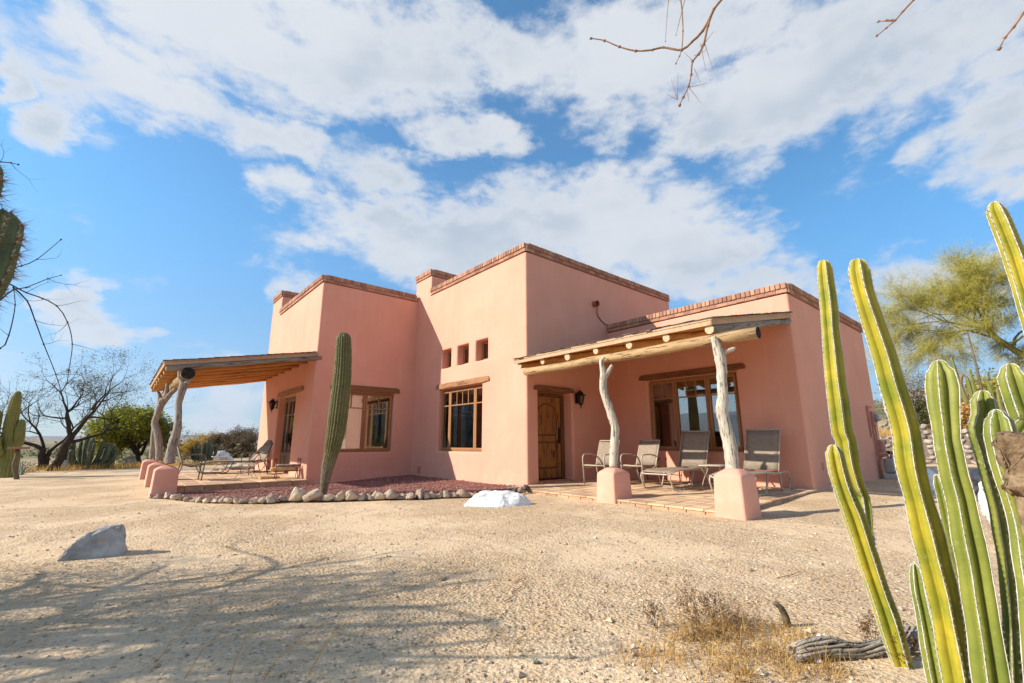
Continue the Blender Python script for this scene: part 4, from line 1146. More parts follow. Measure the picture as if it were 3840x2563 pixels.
rock_thing('boulder', 'whitish rounded boulder under the leaning bare mesquite', blob_pts(rr, .48, .4, .36, 24), WHITE_ROCK, (-1.50, 27.8, 0.0), 0.3, 2, .03, 15)
rock_thing('boulder', 'low pale boulder in front of the green leafy tree', blob_pts(rr, .55, .4, .34, 24), GREY_ROCK, (0.72, 31.5, 0.0), 0.3, 2, .03, 16)
rock_thing('boulder', 'round pale boulder beyond the tiled patio beside a bare bush', blob_pts(rr, .62, .5, .55, 24), WHITE_ROCK, (5.25, 35.6, 0.05), 0.3, 2, .03, 17)
rock_thing('boulder', 'small white block of rock beyond the reclining lounger', blob_pts(rr, .34, .3, .33, 14), WHITE_ROCK, (4.95, 30.7, 0.0), 0.3, 2, .02, 18)
for k, (x, y, s) in enumerate(((2.95, 20.6, .13), (3.2, 20.4, .16), (3.36, 20.3, .13))):
    rock_thing('stone', ['small pinkish stone at the far edge of the patio', 'larger pale stone at the far edge of the patio', 'flat tan stone by the dark log beyond the patio'][k], blob_pts(rr, s * 1.3, s, s, 14), EDGE_ROCK, (x, y, -.06), k, 1, .015, 20 + k)
log_obj('fallen_log', (3.3, 21.2, 0.0), (4.9, 20.9, 0.02), .10, .08, 5, LOG_GREY, None)
tag(bpy.data.objects['fallen_log'], 'dark weathered log lying beyond the tiled patio', 'log')
rock_thing('stone', 'rough greenish stone lying alone on the open gravel', blob_pts(rr, .026, .02, .018, 14), GREEN_ROCK, (1.62, 1.74, 0.012), 0.2, 1, .003, 25, 30, .003)
for k, (x, y, s, lb) in enumerate(((3.05, 1.62, .022, 'bright white pebble beside the dry weeds'), (2.62, 0.90, .030, 'white quartz lump beside the grey cactus skeleton'), (2.92, .98, .026, 'rounded white stone near the dead stub'), (2.1, 1.55, .018, 'small white stone at the left of the dry weeds'))):
    rock_thing('stone', lb, blob_pts(rr, s, s * .8, s * .7, 12), WHITE_ROCK, (x, y, s * .4), k, 1, .003, 30 + k, 30, .003)

# ------------------------------------------------------------------ porch furniture
def tubep(pts, r, mat_, name, parent, n=8, rad=None, closed=False, corner=0.05):
    """tube through points with rounded corners"""
    P_ = [Vector(p) for p in pts]; out = [P_[0]]
    for i in range(1, len(P_) - 1):
        a, b, c = P_[i - 1], P_[i], P_[i + 1]
        k = min(corner, (a - b).length * .45, (c - b).length * .45)
        s, e = b + (a - b).normalized() * k, b + (c - b).normalized() * k
        for j in range(5):
            t = j / 4; out.append(s * (1 - t) ** 2 + b * 2 * t * (1 - t) + e * t * t)
    out.append(P_[-1])
    return MB().tube(out, r, n).build(name, mat_, parent, smooth=True)
def sling_mesh(path, w, parent, name, mat_=None, thick=0.006):
    mat_ = mat_ or SLING
    """strip of cloth following (x,z) path, width along y"""
    mb = MB(); n = len(path); vs = []; m = 7
    for (x, z) in path:
        for j in range(m):
            t = j / (m - 1) * 2 - 1
            vs.append((x, t * w / 2, z - 0.012 * (1 - t * t)))
    fs = [(i * m + j, i * m + j + 1, (i + 1) * m + j + 1, (i + 1) * m + j) for i in range(n - 1) for j in range(m - 1)]
    mb.add(vs, fs); o = mb.build(name, mat_, parent, smooth=True)
    s = o.modifiers.new('sol', 'SOLIDIFY'); s.thickness = thick
    return o
def make_lounger(label, loc, rz, tube_mat, group, rise=68):
    t = thing('chaise_lounge', label, 'lounger', loc, rz, group)
    hw = 0.31; hx, hz = 1.45, 0.375
    ca, sa = cos(radians(rise)), sin(radians(rise)); L = 0.80
    sling_mesh([(0.06, 0.335), (0.2, 0.36), (0.5, 0.372), (0.9, 0.374), (1.25, 0.372), (1.44, 0.372)], 2 * hw - .03, t, 'seat')
    sling_mesh([(hx + .01 + ca * L * k / 5, hz + .02 + sa * L * k / 5 + .012 * sin(pi * k / 5)) for k in range(6)], 2 * hw - .03, t, 'backrest')
    for s in (-1, 1):
        y = s * hw
        tubep([(1.97, y, 0.20), (1.90, y, 0.36), (1.40, y, 0.335), (0.9, y, 0.365), (0.3, y, 0.37), (0.02, y, 0.32)], .0155, tube_mat, 'side_rail', t, corner=.10)
        tubep([(0.02, y, 0.325), (-0.02, y, 0.24), (0.09, y, 0.018), (0.74, y, 0.018), (0.90, y, 0.36)], .015, tube_mat, 'leg', t, corner=.06)
        tubep([(1.47, y, 0.36), (1.50, y, 0.018), (1.88, y, 0.018), (1.97, y, 0.21)], .015, tube_mat, 'leg', t, corner=.07)
        tubep([(hx, y, hz), (hx + ca * (L + .03), y, hz + sa * (L + .03))], .013, tube_mat, 'back_rail', t)
    tubep([(hx + ca * (L + .02), -hw, hz + sa * (L + .02)), (hx + ca * (L + .02), hw, hz + sa * (L + .02))], .013, tube_mat, 'top_rail', t)
    tubep([(0.02, -hw, .325), (-0.015, -hw + .06, .30), (-0.015, hw - .06, .30), (0.02, hw, .325)], .0155, tube_mat, 'front_rail', t)
    for x in (0.74, 1.55): tubep([(x, -hw, .02), (x, hw, .02)], .011, tube_mat, 'stretcher', t)
    tubep([(hx, -hw, hz - .02), (hx, hw, hz - .02)], .013, tube_mat, 'stretcher', t)
    return t
def make_chair(label, loc, rz, tube_mat, group):
    t = thing('patio_chair', label, 'chair', loc, rz, group)      # faces -x
    hw = 0.285
    sling_mesh([(0.02, 0.415), (0.12, 0.425), (0.3, 0.40), (0.46, 0.40)], 2 * hw - .06, t, 'seat')
    sling_mesh([(0.48 + 0.16 * k / 5, 0.42 + 0.50 * k / 5) for k in range(6)], 2 * hw - .06, t, 'backrest')
    for s in (-1, 1):
        y = s * hw
        tubep([(0.04, y, 0.0), (0.0, y, 0.56), (0.04, y, 0.635), (0.28, y, 0.65), (0.50, y, 0.60)], .015, tube_mat, 'armrest', t, corner=.07)
        tubep([(0.02, y, 0.40), (0.12, y, 0.36), (0.32, y, 0.34), (0.49, y, 0.42)], .013, tube_mat, 'seat_rail', t, corner=.1)
        tubep([(0.66, y * .93, 0.94), (0.47, y * .93, 0.40), (0.60, y, 0.0)], .015, tube_mat, 'leg', t, corner=.1)
    tubep([(0.66, -hw * .93, .94), (0.66, hw * .93, .94)], .013, tube_mat, 'top_rail', t)
    tubep([(0.02, -hw, .405), (0.02, hw, .405)], .013, tube_mat, 'front_rail', t)
    return t
def make_table(label, loc, rz, tube_mat, h=0.46, w=0.46, d=0.42):
    t = thing('side_table', label, 'table', loc, rz)
    MB().box((-w / 2, -d / 2, h - .022), (w / 2, d / 2, h)).build('table_top', TABLETOP, t, bevel=.008)
    tubep([(-w / 2, -d / 2, h - .016), (w / 2, -d / 2, h - .016), (w / 2, d / 2, h - .016), (-w / 2, d / 2, h - .016), (-w / 2, -d / 2 + .01, h - .016)], .010, tube_mat, 'rim', t, corner=.04)
    for s in (-1, 1):
        y = s * (d / 2 - .04)
        for q in (-1, 1):
            tubep([(q * (w / 2 - .03), y, h - .02), (q * .05, y, h * .62), (-q * .05, y, h * .50), (-q * .17, y, h * .25), (-q * (w / 2 + .0), y, .006)], .009, tube_mat, 'leg', t, corner=.08)
    tubep([(0, -(d / 2 - .04), h * .56), (0, d / 2 - .04, h * .56)], .008, tube_mat, 'stretcher', t)
    return t
zr = lambda x: 0.068 + 0.0165 * (x - 6.5) + 0.002
ZL = 0.057
g1 = 'sling loungers on the patios'
make_lounger('sling lounger with raised back in front of the large front window', (7.98, 5.16, zr(8.5)), 0.03, FRAME_TAN, g1)
make_lounger('sling lounger with raised back behind the outer porch pedestal', (7.98, 3.77, zr(8.5)), 0.02, FRAME_TAN, g1)
make_lounger('dark-framed lounger reclined toward the glazed patio door wall', (2.02, 17.42, ZL), 0.03, FRAME_GREY, g1, 52)
g2 = 'sling armchairs on the patios'
make_chair('tan armchair behind the trunk post next to the front door', (8.02, 6.72, zr(8.2)), 0.06, FRAME_TAN, g2)
make_chair('tan armchair with sunlit back between trunk post and lounger', (8.42, 6.02, zr(8.6)), -0.10, FRAME_TAN, g2)
make_chair('bronze armchair beside the front pedestal of the left patio', (1.82, 14.72, ZL), pi, FRAME_GREY, g2)
make_chair('bronze armchair with its back to the glazed patio door', (3.05, 16.2, ZL), 0.18, FRAME_GREY, g2)
make_table('small metal table between the two loungers on the porch', (8.95, 4.48, zr(8.95)), 0.1, FRAME_TAN)
make_table('cream folding table with crossed legs on the left patio', (2.78, 14.38, ZL), 0.1, WHITE_METAL, .40, .44, .40)
make_table('low cream table at the far side of the left patio', (2.72, 18.35, ZL), 0.0, WHITE_METAL, .50, .46, .42)

def make_rack(label, loc, rz, n_loops=2):
    t = thing('firewood_rack', label, 'rack', loc, rz)
    L, d = 0.62, 0.26
    for s in (-1, 1):
        y = s * d / 2
        tubep([(-L / 2, y, .20), (L / 2, y, .20)], .010, RUST, 'rail', t)
        tubep([(-L / 2, y, .34), (L / 2, y, .34)], .008, RUST, 'rail', t)
        for q in (-1, 1):
            x = q * (L / 2 - .02)
            tubep([(x, y, .18), (x, y, .44), (x - .018, y, .50), (x, y, .54), (x + .018, y, .50), (x, y, .44)], .008, RUST, 'upright', t, corner=.02)
    for q in (-1, 1):
        x = q * (L / 2 - .05)
        tubep([(x, -d / 2 - .02, 0), (x, -d / 2 + .03, .14), (x, 0, .20), (x, d / 2 - .03, .14), (x, d / 2 + .02, 0)], .009, RUST, 'foot', t, corner=.09)
        tubep([(x, -d / 2, .20), (x, d / 2, .20)], .008, RUST, 'rail', t)
    return t
make_rack('rusty iron firewood rack at the edge of the left patio', (3.60, 13.66, ZL), -0.08)
for k, (y, z, r, m_, lb, dx) in enumerate(((13.60, .275, .045, SPLIT, 'yellow split log sticking out of the rusty firewood rack', -.10), (13.72, .275, .05, LOGWOOD, 'thick barked log in the rusty firewood rack', .02), (13.66, .35, .048, LOGWOOD, 'pale barked log on top of the rusty firewood rack', .04))):
    o = log_obj('firewood_log', (3.28 + dx, y, ZL + z - .02), (3.88 + dx, y - .03, ZL + z - .02), r, r * .95, 90 + k, m_, None, SPLIT, amp=.004)
    tag(o, lb, 'log')
MB().box((3.02, 13.86, ZL), (3.5, 14.04, ZL + .05)).build('plank', SPLIT, bevel=.006)
tag(bpy.data.objects['plank'], 'flat yellow plank lying beside the firewood rack', 'plank')
make_rack('small dark iron rack behind the two armchairs on the porch', (9.72, 6.35, zr(9.7)), 1.5)

def make_lantern(label, loc, rz):
    t = thing('wall_lantern', label, 'lantern', loc, rz)       # wall behind at +x
    def hexa(prof, name, mat_, smooth=False):
        return MB().lathe(prof, (0, 0, 0), 6).build(name, mat_, t, smooth=smooth)
    hexa([(.050, -.16), (.098, .045)], 'body', AMBER)
    mb = MB()
    for k in range(6):
        a = 2 * pi * k / 6; mb.tube([(.052 * cos(a), .052 * sin(a), -.165), (.102 * cos(a), .102 * sin(a), .05)], .007, 5)
    mb.lathe([(.054, -.172), (.058, -.168), (.058, -.158), (.054, -.154)], (0, 0, 0), 6); mb.lathe([(.10, .04), (.108, .044), (.108, .056), (.10, .06)], (0, 0, 0), 6)
    mb.build('cage', IRON, t)
    hexa([(.135, .050), (.128, .062), (.078, .098), (.070, .125), (.045, .150), (.018, .163), (.012, .185), (.0, .19)], 'cap', IRON)
    mb = MB()
    for k in range(6):
        a = 2 * pi * k / 6; mb.tube([(.12 * cos(a), .12 * sin(a), .06), (.148 * cos(a), .148 * sin(a), .062), (.15 * cos(a), .15 * sin(a), .085)], .006, 5)
    mb.build('scroll', IRON, t)
    MB().lathe([(.045, -.17), (.03, -.19), (.014, -.20), (.020, -.225), (.010, -.25), (.016, -.262), (.0, -.27)], (0, 0, 0), 10).build('finial', IRON, t, smooth=True)
    mb = MB(); mb.box((.135, -.045, -.14), (.15, .045, .12)); mb.tube([(.15, 0, .06), (.10, 0, .15), (.04, 0, .19), (0, 0, .185)], .009, 6); mb.tube([(.15, 0, -.10), (.09, 0, -.12), (.04, 0, -.15)], .008, 6)
    mb.build('bracket', IRON, t)
    return t
make_lantern('black iron wall lantern beside the front door', (8.76, TY - .155, 2.10), pi / 2)
make_lantern('black iron wall lantern beside the glazed patio door', (LX - .155, 17.0, 2.27), 0)

# ------------------------------------------------------------------ meters on the end wall
yw = RY
t = thing('electric_meter', 'round glass electric meter with painted conduit on the end wall', 'meter', (14.82, yw, 0))
MB().box((-.09, -.045, 1.12), (.02, -.001, 1.92)).build('back_board', PINK_METAL, t, bevel=.005)
MB().box((.10, -.09, 1.42), (.42, -.001, 1.78)).build('meter_box', PINK_METAL, t, bevel=.01)
o = MB().tube([(.26, -.088, 1.62), (.26, -.135, 1.62)], .10, 20).build('meter_collar', GREY_METAL, t, smooth=False)
MB().tube([(.26, -.13, 1.62), (.26, -.19, 1.62), (.26, -.225, 1.62)], [.085, .082, .05], 20).build('meter_dome', METER_GLASS, t, smooth=True)
MB().tube([(.14, -.04, 1.45), (.14, -.04, .62)], .022, 8).build('conduit', PINK_METAL, t); MB().tube([(.0, -.04, 1.90), (.34, -.04, 1.90)], .016, 8).build('conduit', PINK_METAL, t)
MB().tube([(.36, -.04, 1.45), (.36, -.04, .95)], .016, 8).build('conduit', PINK_METAL, t)
t = thing('breaker_box', 'pink painted breaker box mounted low on the end wall', 'box', (15.30, yw, 0))
MB().box((-.10, -.12, .62), (.24, -.001, 1.05)).build('case', PINK_METAL, t, bevel=.012); MB().box((-.06, -.129, .66), (.20, -.119, 1.01)).build('lid', PINK_METAL, t, bevel=.005)
gz_ = ground_z(15.1, 2.9)
t = thing('gas_meter', 'grey gas meter with pink regulator pipes on a concrete block', 'meter', (15.1, 2.92, gz_))
MB().box((-.22, -.16, 0), (.30, .14, .13)).build('base_block', CONCRETE, t, bevel=.012)
MB().box((-.16, -.12, .13), (.20, .12, .50)).build('meter_body', GREY_METAL, t, bevel=.05, segs=3)
MB().box((-.10, -.135, .18), (.06, -.115, .40)).build('dial', BLACK_PLASTIC, t, bevel=.01)
tubep([(-.55, .1, .62), (-.10, .02, .62), (-.10, .0, .49)], .026, PINK_METAL, 'pipe', t)
tubep([(.34, -.10, .0), (.34, -.10, .60), (.12, -.02, .62), (.12, .0, .49)], .026, PINK_METAL, 'pipe', t)
MB().tube([(.34, -.10, .28), (.34, -.10, .42)], [.055, .055], 12).build('valve', PINK_METAL, t)
MB().lathe([(.03, -.03), (.095, -.02), (.105, .0), (.095, .02), (.03, .03)], (.16, -.09, .63), 18).build('regulator', PINK_METAL, t, smooth=True)
t = thing('water_riser', 'dark upright water riser with a tap beyond the gas meter', 'tap', (15.62, 2.9, ground_z(15.6, 2.9)))
tubep([(0, 0, 0), (0, 0, .62), (.0, .2, .66)], .035, BLACK_PLASTIC, 'pipe', t); MB().box((-.1, -.08, 0), (.14, .1, .05)).build('base', PINK_METAL, t); MB().tube([(-.18, 0, .60), (.12, 0, .66)], .018, 8).build('tap_arm', PINK_METAL, t)

# ------------------------------------------------------------------ stone retaining wall
def wall_pt(a, r=24.0):
    az = VIEW_AZ - a; return Vector((r * cos(az), r * sin(az), 0))
rw = thing('stone_wall', 'dry rubble retaining wall of pale rounded stones below the hillside', 'wall')
A0, A1 = 0.60, 0.92; mb = MB(); segs = 16
tops = lambda a: 1.18 if a < 0.705 else 1.52
N = 16
for k in range(N):
    a, b = A0 + (A1 - A0) * k / N, A0 + (A1 - A0) * (k + 1) / N
    p, q, p2, q2 = wall_pt(a, 24.05), wall_pt(b, 24.05), wall_pt(a, 24.5), wall_pt(b, 24.5)
    h = tops((a + b) / 2) - .04; z0 = -.2
    mb.add([(p.x, p.y, z0), (q.x, q.y, z0), (q2.x, q2.y, z0), (p2.x, p2.y, z0), (p.x, p.y, h), (q.x, q.y, h), (q2.x, q2.y, h), (p2.x, p2.y, h)], [(3, 2, 1, 0), (4, 5, 6, 7), (0, 1, 5, 4), (1, 2, 6, 5), (2, 3, 7, 6), (3, 0, 4, 7)])
mb.build('mortar_core', WALLMORTAR, rw)
wr = random.Random(17)
stone_me = [rock_mesh('wall_stone', blob_pts(wr, .5, .32, .42, 12, -1), 1, .03, 70 + k, 4, .04) for k in range(6)]
for m_ in stone_me:
    m_.materials.append(WALLSTONE); m_.polygons.foreach_set('use_smooth', [True] * len(m_.polygons))
z = 0.18
while z < 1.55:
    hrow = wr.uniform(.17, .25); a = A0 + wr.uniform(0, .01)
    while a < A1:
        w = wr.uniform(.20, .42); da = w / 24
        if z + hrow * .3 < tops(a + da / 2) + .04:
            p = wall_pt(a + da / 2, 24.03)
            o = bpy.data.objects.new('wall_stone', stone_me[wr.randrange(6)]); COL.objects.link(o); o.parent = rw
            o.location = (p.x, p.y, z + hrow * .5 + wr.uniform(-.03, .03)); o.scale = (w * 1.0, .30, hrow * 1.12)
            o.rotation_euler = (0, wr.uniform(-.3, .3), VIEW_AZ - a - pi / 2)
        a += da
    z += hrow * .92

# ------------------------------------------------------------------ cacti
def clean_path(path):
    pts = sorted(path, key=lambda q: -q[2]); out = [pts[0]]
    for q in pts[1:]:
        if out[-1][2] - q[2] > 0.028: out.append(q)
    return out[::-1]
def spline(pts, rad, step):
    P_ = [Vector(p) for p in pts]; oP = []; oR = []
    for i in range(len(P_) - 1):
        a, b, c, d = P_[max(i - 1, 0)], P_[i], P_[i + 1], P_[min(i + 2, len(P_) - 1)]
        n = max(1, int((c - b).length / step))
        for s in range(n):
            t = s / n
            oP.append(((-t + 2 * t * t - t ** 3) * a + (2 - 5 * t * t + 3 * t ** 3) * b + (t + 4 * t * t - 3 * t ** 3) * c + (-t * t + t ** 3) * d) * 0.5)
            oR.append(rad[i] * (1 - t) + rad[i + 1] * t)
    oP.append(P_[-1]); oR.append(rad[-1])
    return oP, oR
def frames(P_):
    ref = None; out = []
    for i in range(len(P_)):
        d = (P_[min(i + 1, len(P_) - 1)] - P_[max(i - 1, 0)]).normalized()
        if ref is None: ref = (Vector((1, 0, 0)) - d * d.x).normalized()
        r = (ref - d * ref.dot(d)).normalized(); ref = r
        out.append((d, r, d.cross(r)))
    return out
def ribbed(pts, rad, ribs, depth, per=6, step=0.03, sharp=1.0, tip=True, phase=0.0, rng=None, wob=0.0):
    """ribbed stem; returns mesh builder and the crest lines [(point, outward)]"""
    P_, R_ = spline(pts, rad, step)
    if tip:      # rounded top
        d = (P_[-1] - P_[-2]).normalized(); r0 = R_[-1]; base = P_[-1]
        for k in range(1, 7):
            a = pi / 2 * k / 6; P_.append(base + d * r0 * 0.95 * sin(a)); R_.append(max(r0 * cos(a), 0.0012))
    F_ = frames(P_); n = ribs * per; vs = []; fs = []; crest = [[] for _ in range(ribs)]
    for i, p in enumerate(P_):
        d, r, u = F_[i]
        w = 1 + (wob * mnoise.noise(Vector((p.z * 7, ribs, phase))) if wob else 0)
        for k in range(n):
            a = 2 * pi * k / n + phase
            c = abs(cos(ribs * (a - phase) / 2)) ** sharp
            rr = R_[i] * w * (1 - depth + depth * c)
            v = p + (r * cos(a) + u * sin(a)) * rr; vs.append(v)
            if k % per == 0: crest[k // per].append((v, (r * cos(a) + u * sin(a)), d))
    for i in range(len(P_) - 1):
        for k in range(n):
            a, b = i * n + k, i * n + (k + 1) % n; fs.append((a, b, b + n, a + n))
    fs.append(tuple((len(P_) - 1) * n + k for k in range(n))); fs.append(tuple(range(n - 1, -1, -1)))
    mb = MB(); mb.add(vs, fs)
    return mb, crest
def spines(crest, rng, gap, length, width, count=3, spread=0.8, out=1.0, lo=0.0):
    mb = MB()
    for line in crest:
        acc = rng.uniform(0, gap)
        for i in range(1, len(line)):
            (p, o, d) = line[i]; acc += (p - line[i - 1][0]).length
            while acc >= gap:
                acc -= gap
                q = p - d * rng.uniform(0, gap)
                t = d.cross(o)
                for _ in range(count):
                    v = (o * out + t * rng.uniform(-spread, spread) + d * rng.uniform(-spread, spread)).normalized() * length * rng.uniform(.6, 1.2)
                    s = v.cross(d); s = s.normalized() * width if s.length > 1e-6 else t * width
                    mb.add([q - s - o * .002, q + s - o * .002, q + v], [(0, 1, 2)])
    return mb
def line_tube(crest, r, rng=None, lift=0.0):
    mb = MB()
    for line in crest:
        pts = [p + o * lift for (p, o, d) in line]
        if len(pts) > 1: mb.tube(pts, [r * (1 + (rng.uniform(-.35, .35) if rng else 0)) for _ in pts], 5, cap=False)
    return mb

SAG = [(3.173, 9.366, 0.024, 0.061), (3.173, 9.365, 0.162, 0.068), (3.19, 9.351, 0.364, 0.089), (3.214, 9.33, 0.606, 0.114), (3.238, 9.31, 0.774, 0.122), (3.261, 9.29, 0.982, 0.148), (3.282, 9.273, 1.246, 0.166), (3.294, 9.263, 1.512, 0.173), (3.302, 9.256, 1.782, 0.175), (3.308, 9.251, 2.056, 0.17), (3.31, 9.249, 2.333, 0.163), (3.306, 9.253, 2.614, 0.155), (3.295, 9.262, 2.898, 0.147), (3.285, 9.27, 3.1, 0.132)]
STEM_A = [(3.066, 0.744, 2.054, 0.033), (3.064, 0.746, 2.011, 0.04), (3.059, 0.75, 1.904, 0.042), (3.056, 0.753, 1.779, 0.045), (3.046, 0.761, 1.625, 0.046), (3.04, 0.767, 1.476, 0.049), (3.034, 0.772, 1.33, 0.051), (3.031, 0.774, 1.188, 0.052), (3.029, 0.776, 1.049, 0.052), (3.037, 0.769, 1.014, 0.05), (3.038, 0.768, 0.884, 0.047), (3.051, 0.757, 0.773, 0.043), (3.065, 0.745, 0.674, 0.039), (3.075, 0.737, 0.592, 0.035), (3.082, 0.731, 0.495, 0.031)]
STEM_C = [(2.751, 0.749, 0.98, 0.027), (2.751, 0.749, 0.948, 0.037), (2.755, 0.746, 0.854, 0.041), (2.769, 0.734, 0.745, 0.045), (2.788, 0.718, 0.646, 0.046), (2.805, 0.703, 0.52, 0.047), (2.828, 0.684, 0.354, 0.047), (2.85, 0.665, 0.214, 0.046), (2.87, 0.648, 0.044, 0.045), (2.886, 0.635, -0.067, 0.044), (2.896, 0.627, -0.152, 0.044)]
STEM_B = [(2.463, 0.469, 1.814, 0.033), (2.46, 0.472, 1.756, 0.042), (2.46, 0.471, 1.675, 0.042), (2.467, 0.465, 1.595, 0.043), (2.481, 0.454, 1.478, 0.044), (2.494, 0.443, 1.364, 0.046), (2.501, 0.437, 1.252, 0.047), (2.511, 0.428, 1.143, 0.049), (2.518, 0.423, 1.037, 0.05), (2.511, 0.428, 1.03, 0.051), (2.512, 0.427, 0.898, 0.05), (2.519, 0.421, 0.769, 0.052), (2.526, 0.416, 0.644, 0.053), (2.532, 0.41, 0.523, 0.054), (2.538, 0.405, 0.405, 0.054), (2.54, 0.404, 0.262, 0.053), (2.54, 0.404, 0.115, 0.054), (2.538, 0.406, 0.044, 0.053)]
STEM_D = [(2.537, 0.275, 1.327, 0.03), (2.538, 0.274, 1.281, 0.045), (2.535, 0.277, 1.218, 0.051), (2.527, 0.284, 1.136, 0.05), (2.522, 0.288, 1.068, 0.044), (2.517, 0.292, 1.015, 0.041), (2.517, 0.292, 1.048, 0.045), (2.516, 0.293, 0.965, 0.044), (2.516, 0.293, 0.872, 0.044), (2.52, 0.289, 0.781, 0.046), (2.52, 0.29, 0.662, 0.048), (2.52, 0.29, 0.547, 0.05), (2.515, 0.294, 0.435, 0.051), (2.51, 0.298, 0.3, 0.051), (2.503, 0.304, 0.16, 0.051), (2.5, 0.306, 0.093, 0.051)]
STEM_E = [(2.795, 0.384, 0.858, 0.016), (2.798, 0.382, 0.82, 0.024), (2.803, 0.377, 0.751, 0.028), (2.806, 0.375, 0.65, 0.029), (2.806, 0.375, 0.544, 0.027), (2.807, 0.374, 0.454, 0.026)]
STEM_G = [(2.603, 0.481, 0.505, 0.016), (2.603, 0.481, 0.467, 0.022), (2.602, 0.483, 0.405, 0.026), (2.603, 0.481, 0.332, 0.027), (2.605, 0.48, 0.224, 0.029), (2.606, 0.479, 0.069, 0.031), (2.609, 0.476, -0.005, 0.031)]
STEM_F = [(2.798, 0.185, 1.211, 0.028), (2.794, 0.188, 1.172, 0.04), (2.789, 0.193, 1.107, 0.041), (2.787, 0.194, 1.036, 0.041), (2.766, 0.212, 1.05, 0.04), (2.773, 0.206, 0.943, 0.041), (2.779, 0.201, 0.801, 0.043), (2.782, 0.199, 0.675, 0.045), (2.774, 0.205, 0.523, 0.045), (2.757, 0.22, 0.347, 0.047), (2.723, 0.249, 0.114, 0.047), (2.715, 0.256, 0.044, 0.047)]
STEM_H = [(2.536, 0.08, 1.287, 0.028), (2.534, 0.081, 1.238, 0.039), (2.538, 0.077, 1.156, 0.04), (2.545, 0.072, 1.062, 0.041), (2.512, 0.1, 1.02, 0.039), (2.518, 0.095, 0.905, 0.04), (2.515, 0.098, 0.771, 0.04), (2.501, 0.109, 0.61, 0.04), (2.474, 0.132, 0.406, 0.041), (2.445, 0.157, 0.213, 0.04)]
STEM_I = [(2.321, 0.13, 1.108, 0.022), (2.322, 0.13, 1.076, 0.034), (2.326, 0.126, 1.013, 0.041), (2.318, 0.133, 1.025, 0.042), (2.318, 0.133, 0.932, 0.041), (2.324, 0.128, 0.826, 0.041), (2.328, 0.124, 0.713, 0.043), (2.32, 0.131, 0.584, 0.043), (2.305, 0.144, 0.441, 0.042), (2.282, 0.164, 0.259, 0.041)]
STEM_J = [(2.683, 0.02, 1.986, 0.023), (2.683, 0.021, 1.951, 0.03), (2.689, 0.015, 1.896, 0.032), (2.696, 0.009, 1.827, 0.033), (2.704, 0.003, 1.752, 0.034), (2.709, -0.001, 1.649, 0.036), (2.713, -0.005, 1.533, 0.037), (2.719, -0.01, 1.428, 0.039), (2.718, -0.009, 1.292, 0.04), (2.711, -0.003, 1.128, 0.042), (2.643, 0.054, 0.879, 0.042), (2.634, 0.061, 0.653, 0.042), (2.609, 0.083, 0.44, 0.041), (2.571, 0.115, 0.19, 0.04)]
sag_p = [(3.173, 9.366, -0.25, 0.065)] + clean_path(SAG)
o = thing('saguaro_cactus', 'tall single-stemmed saguaro rising from the red gravel bed', 'cactus')
P0 = Vector((3.18, 9.36, 0)); o.location = P0
mb, crest = ribbed([Vector(q[:3]) - P0 for q in sag_p], [q[3] * 1.07 for q in sag_p], 20, 0.22, 4, 0.04, 0.8, wob=0.05)
mb.build('stem', SAGUARO, o, smooth=True)
spines([[q for q in ln if q[0].z > 0.45] for ln in crest], random.Random(2), 0.026, 0.034, 0.0017, 5, 1.1).build('spines', SPINE_Y, o, kind='stuff')
scar = [q for q in sag_p]

fp = thing('fence_post_cactus', 'cluster of tall green ribbed columnar cactus stems with white spine lines', 'cactus', (2.6, 0.4, 0))
FP0 = Vector((2.6, 0.4, 0)); frng = random.Random(8)
for k, (nm, ph) in enumerate((('STEM_A', .3), ('STEM_B', .25), ('STEM_C', .55), ('STEM_D', .9), ('STEM_E', .2), ('STEM_F', .6), ('STEM_G', .7), ('STEM_H', .45), ('STEM_I', .5), ('STEM_J', .35))):
    path = clean_path(globals()[nm])
    lo = path[0]
    if nm in ('STEM_A',): path = [(2.83, 0.70, 0.42, lo[3])] + [q for q in path if q[2] > 0.62]
    elif nm == 'STEM_E': path = [(2.74, 0.36, 0.0, lo[3])] + path
    elif lo[2] > -0.05: path = [(lo[0] - .01, lo[1] + .01, -0.08, lo[3])] + path
    pts = [Vector(q[:3]) - FP0 for q in path]; rad = [q[3] * 1.0 for q in path]
    # the tip is rounded by ribbed(): pull the end in by its radius
    d = (pts[-1] - pts[-2]).normalized(); pts[-1] = pts[-1] - d * min(rad[-1] * .9, (pts[-1] - pts[-2]).length * .6)
    mb, crest = ribbed(pts, rad, 5, 0.56, 10, 0.022, 1.1, phase=ph + VIEW_AZ, wob=0.09)
    st = mb.build('stem', FENCEPOST_Y if nm[-1] in 'ABCJ' else FENCEPOST, fp, smooth=True)
    line_tube(crest, 0.0019, frng, 0.0005).build('spine_line', SPINE_W, st, smooth=True)
    spines(crest, frng, 0.006, 0.013, 0.0009, 4, 1.0).build('spines', SPINE_W, st, kind='stuff')
me = rock_mesh('dead_stem', [(a * .045 * (1 + .3 * sin(7 * z)), b * .045, z * .17 - .05) for a in (-1, 1) for b in (-1, 1) for z in (0, .33, .66, 1)], 4, 0.022, 3, 26, .006)
o = obj('dead_stem', me, CRUST, fp, smooth=True); o.location = Vector((1.985, 0.075, 0.90)) - FP0
o2 = MB().tube([Vector((1.99, .075, -.05)) - FP0, Vector((1.985, .075, .5)) - FP0, Vector((1.985, .075, .9)) - FP0], [.05, .045, .04], 10, jit=.1, rng=frng).build('dead_stem', CRUST, fp, smooth=True)

